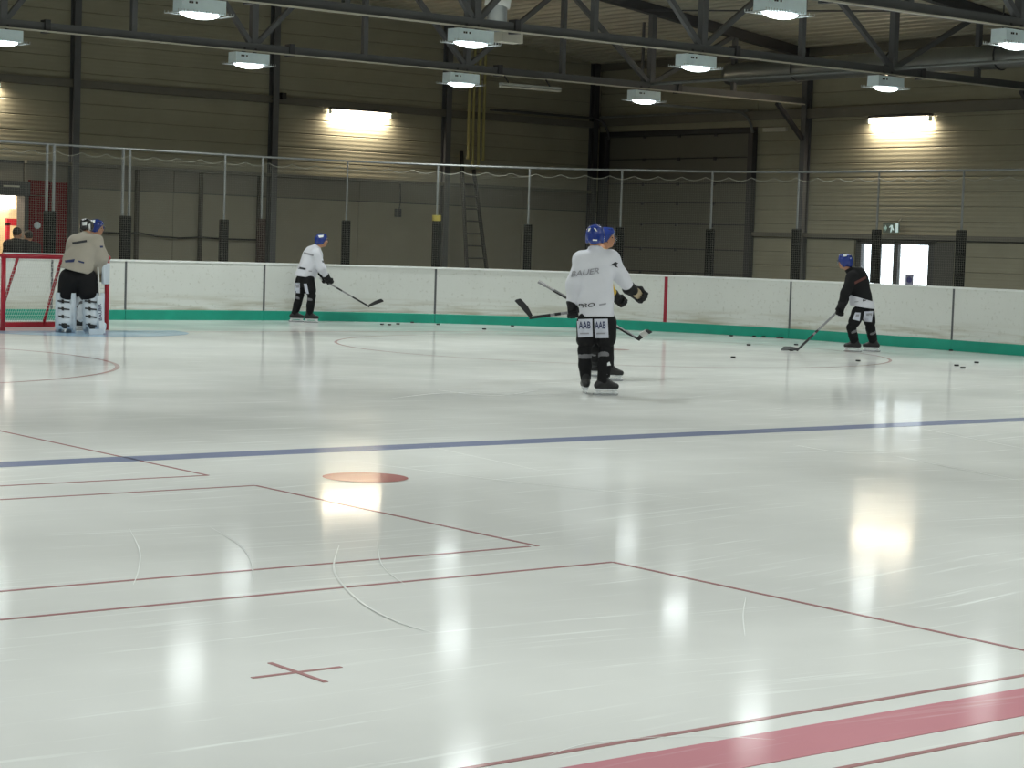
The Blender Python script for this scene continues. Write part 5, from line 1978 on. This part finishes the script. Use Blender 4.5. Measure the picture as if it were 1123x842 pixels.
# ---------------------------------------------------------------- player behind the goalie
def behind_goalie():
    g = on_ground(86, 361.0)
    D0 = depth(g)
    r, a = view_frame(g)
    def P(x, y, dz=0.0):
        return at(x, y, D0 + dz)
    J = dict(head=P(106, 250, 0.0), neck=P(101, 258, 0.0), chest=P(97, 268, 0.0), pelvis=P(88, 298),
             shR=P(99.5, 267, -0.15), elR=P(103, 283, -0.10), wrR=P(104, 296, 0.05), hdR=P(104, 303, 0.1),
             shL=P(97, 266, 0.17), elL=P(101, 282, 0.25), wrL=P(103, 295, 0.20), hdL=P(104.5, 301, 0.15),
             hipR=P(88, 303, -0.09), hipL=P(86.5, 303, 0.10), knR=P(92, 330, -0.08), knL=P(84, 330, 0.12))
    aR, aL = on_ground(88, 362.0), on_ground(83, 360)
    J['anL'], J['anR'] = vec(aL[0], aL[1], 0.11), vec(aR[0], aR[1], 0.11)
    t, jo, jm, po, pm_, lm, ho = person('blue helmeted player bending forward behind the goalkeeper', J, r + a * 0.2, r - a * 0.15 - vec(0, 0, 0.1), JTAN, PBLACK,
        tw=0.17, td=0.15, hem=P(88, 297), pant=(0.12, 0.11), pant_end=0.62, sleeve=(0.08, 0.07, 0.058), toes=dict(L=r, R=r), sockm=PADW)
    bh = bvh_of(ho.data)
    lay_quad('white_mark', [(101, 241.5), (104.5, 241), (104, 244), (101.2, 244.5)], bh, D0, CAP, ho, 3)
    glove(t, J['wrR'], J['hdR'], r, 1, None, 1.0)
    glove(t, J['wrL'], J['hdL'], r, 1, None, 1.0)
behind_goalie()

# ---------------------------------------------------------------- two people behind the boards
def bystander(px, D_y, htop, label, turn):
    d = ray(px, 258)
    k = D_y / d[1]
    D0 = k
    base = EYE + d * k
    z0 = -0.055
    r, a = view_frame(base)
    f = unit(a * 0.9 + r * turn)
    rt = np.cross(f, vec(0, 0, 1))
    H = htop
    o = vec(base[0], base[1], z0)
    def Q(x, y, z):
        return o + rt * x + f * y + vec(0, 0, z * H / 1.75)
    J = dict(head=Q(0, 0.02, 1.63), neck=Q(0, 0, 1.50), chest=Q(0, 0, 1.34), pelvis=Q(0, 0, 0.96),
             shL=Q(-0.18, 0, 1.42), elL=Q(-0.25, 0.02, 1.14), wrL=Q(-0.20, 0.16, 0.98), shR=Q(0.18, 0, 1.42), elR=Q(0.25, 0.02, 1.14), wrR=Q(0.20, 0.16, 0.98),
             hipL=Q(-0.09, 0, 0.92), hipR=Q(0.09, 0, 0.92), knL=Q(-0.10, 0.02, 0.5), knR=Q(0.10, 0.02, 0.5), anL=Q(-0.10, 0, 0.09), anR=Q(0.10, 0, 0.09))
    t, jo, jm, po, pm_, lm, ho = person(label, J, f, f, COAT, COAT, helmet=None, hair=HAIR, visor=False, tw=0.19, td=0.14, hem=Q(0, 0, 0.80), pant=(0.10, 0.095),
        pant_end=0.6, sleeve=(0.08, 0.068, 0.055), skates=False, group='people behind the boards')
    for q in 'LR':
        d_ = unit(J['hd' + q] - J['wr' + q])
        n = unit(np.cross(d_, rt))
        s = Shape(0.01)
        w = J['wr' + q]
        s.box(w + d_ * 0.045, np.array((d_, rt, n)), (0.030, 0.026, 0.006), 0.010)
        for k_ in range(4):
            b0 = w + d_ * 0.08 + rt * (k_ - 1.5) * 0.020
            s.chain([b0, b0 + d_ * 0.03 - n * 0.01, b0 + d_ * 0.045 - n * 0.03], [0.009, 0.0085, 0.0075])
        s.chain([w + d_ * 0.03 + rt * 0.03, w + d_ * 0.06 + rt * 0.045 - n * 0.015, w + d_ * 0.085 + rt * 0.04 - n * 0.025], [0.011, 0.010, 0.008])
        wpart('hand', s.mesh('hand', SKIN, 0.006), t)
bystander(18.5, 38.6, 1.74, 'dark haired person in dark clothes behind the goal, left of two', 0.3)
bystander(31.5, 38.9, 1.68, 'person in dark clothes behind the goal, right of two by the red door', -0.5)
# ================================================================== PUCKS
PUCK = MB()
PUCK.tube([(0, 0, 0.0), (0, 0, 0.003), (0, 0, 0.022), (0, 0, 0.025)], [0.034, 0.038, 0.038, 0.034], 14)
puck_me = PUCK.mesh('hockey_puck', BLACK)
pucks = [(419, 355.4, 'leftmost puck below the far skater stick'), (427, 355.8, 'second puck below the far skater stick'), (436.5, 355, 'third puck below the far skater stick'),
         (446, 351.6, 'puck resting against the green kick plate right of the far skater'), (480.5, 355.6, 'puck just below the board joint by the ladder'), (531, 360.6, 'puck lying on ice below the ladder'),
         (562, 357.2, 'puck left of the near players sticks'), (802, 368, 'puck by the kick plate, first right of the red stripe'), (821, 378, 'puck out on the ice right of the red stripe'),
         (804, 391.5, 'puck nearest the viewer, right of the red stripe'), (827, 368.5, 'puck by the kick plate, second right of the red stripe'), (838, 369, 'puck by the kick plate, third right of the red stripe'),
         (853.5, 370, 'left of two close pucks by the kick plate'), (860, 370.2, 'right of two close pucks by the kick plate'), (873, 377.7, 'puck just beyond the black jersey skater blade'),
         (868, 384, 'puck touching the black jersey skater blade'), (941, 395.4, 'puck in front of the black jersey skater'), (1051.5, 383.8, 'puck by the kick plate at the far right'),
         (1049, 400.4, 'left puck of the group of three at the right'), (1056, 403, 'nearest puck of the group of three at the right'), (1071, 397.3, 'right puck of the group of three at the right')]
for px, py, lb in pucks:
    g = on_ground(px, py, 0.012)
    # keep clear of the boards
    if g[0] > 20.6 and g[1] > 26.7:
        v_ = np.array((g[0] - 20.6, g[1] - 26.7))
        L_ = np.linalg.norm(v_)
        if L_ > 8.42:
            v_ *= 8.42 / L_
            g = np.array((20.6 + v_[0], 26.7 + v_[1], 0))
    g[0] = min(g[0], 29.02)
    g[1] = min(g[1], 35.12)
    o = bpy.data.objects.new('hockey_puck', puck_me)
    C.objects.link(o)
    o.location = (g[0], g[1], 0.0)
    tag(o, 'black ' + lb, 'puck', 'loose black pucks on the ice')
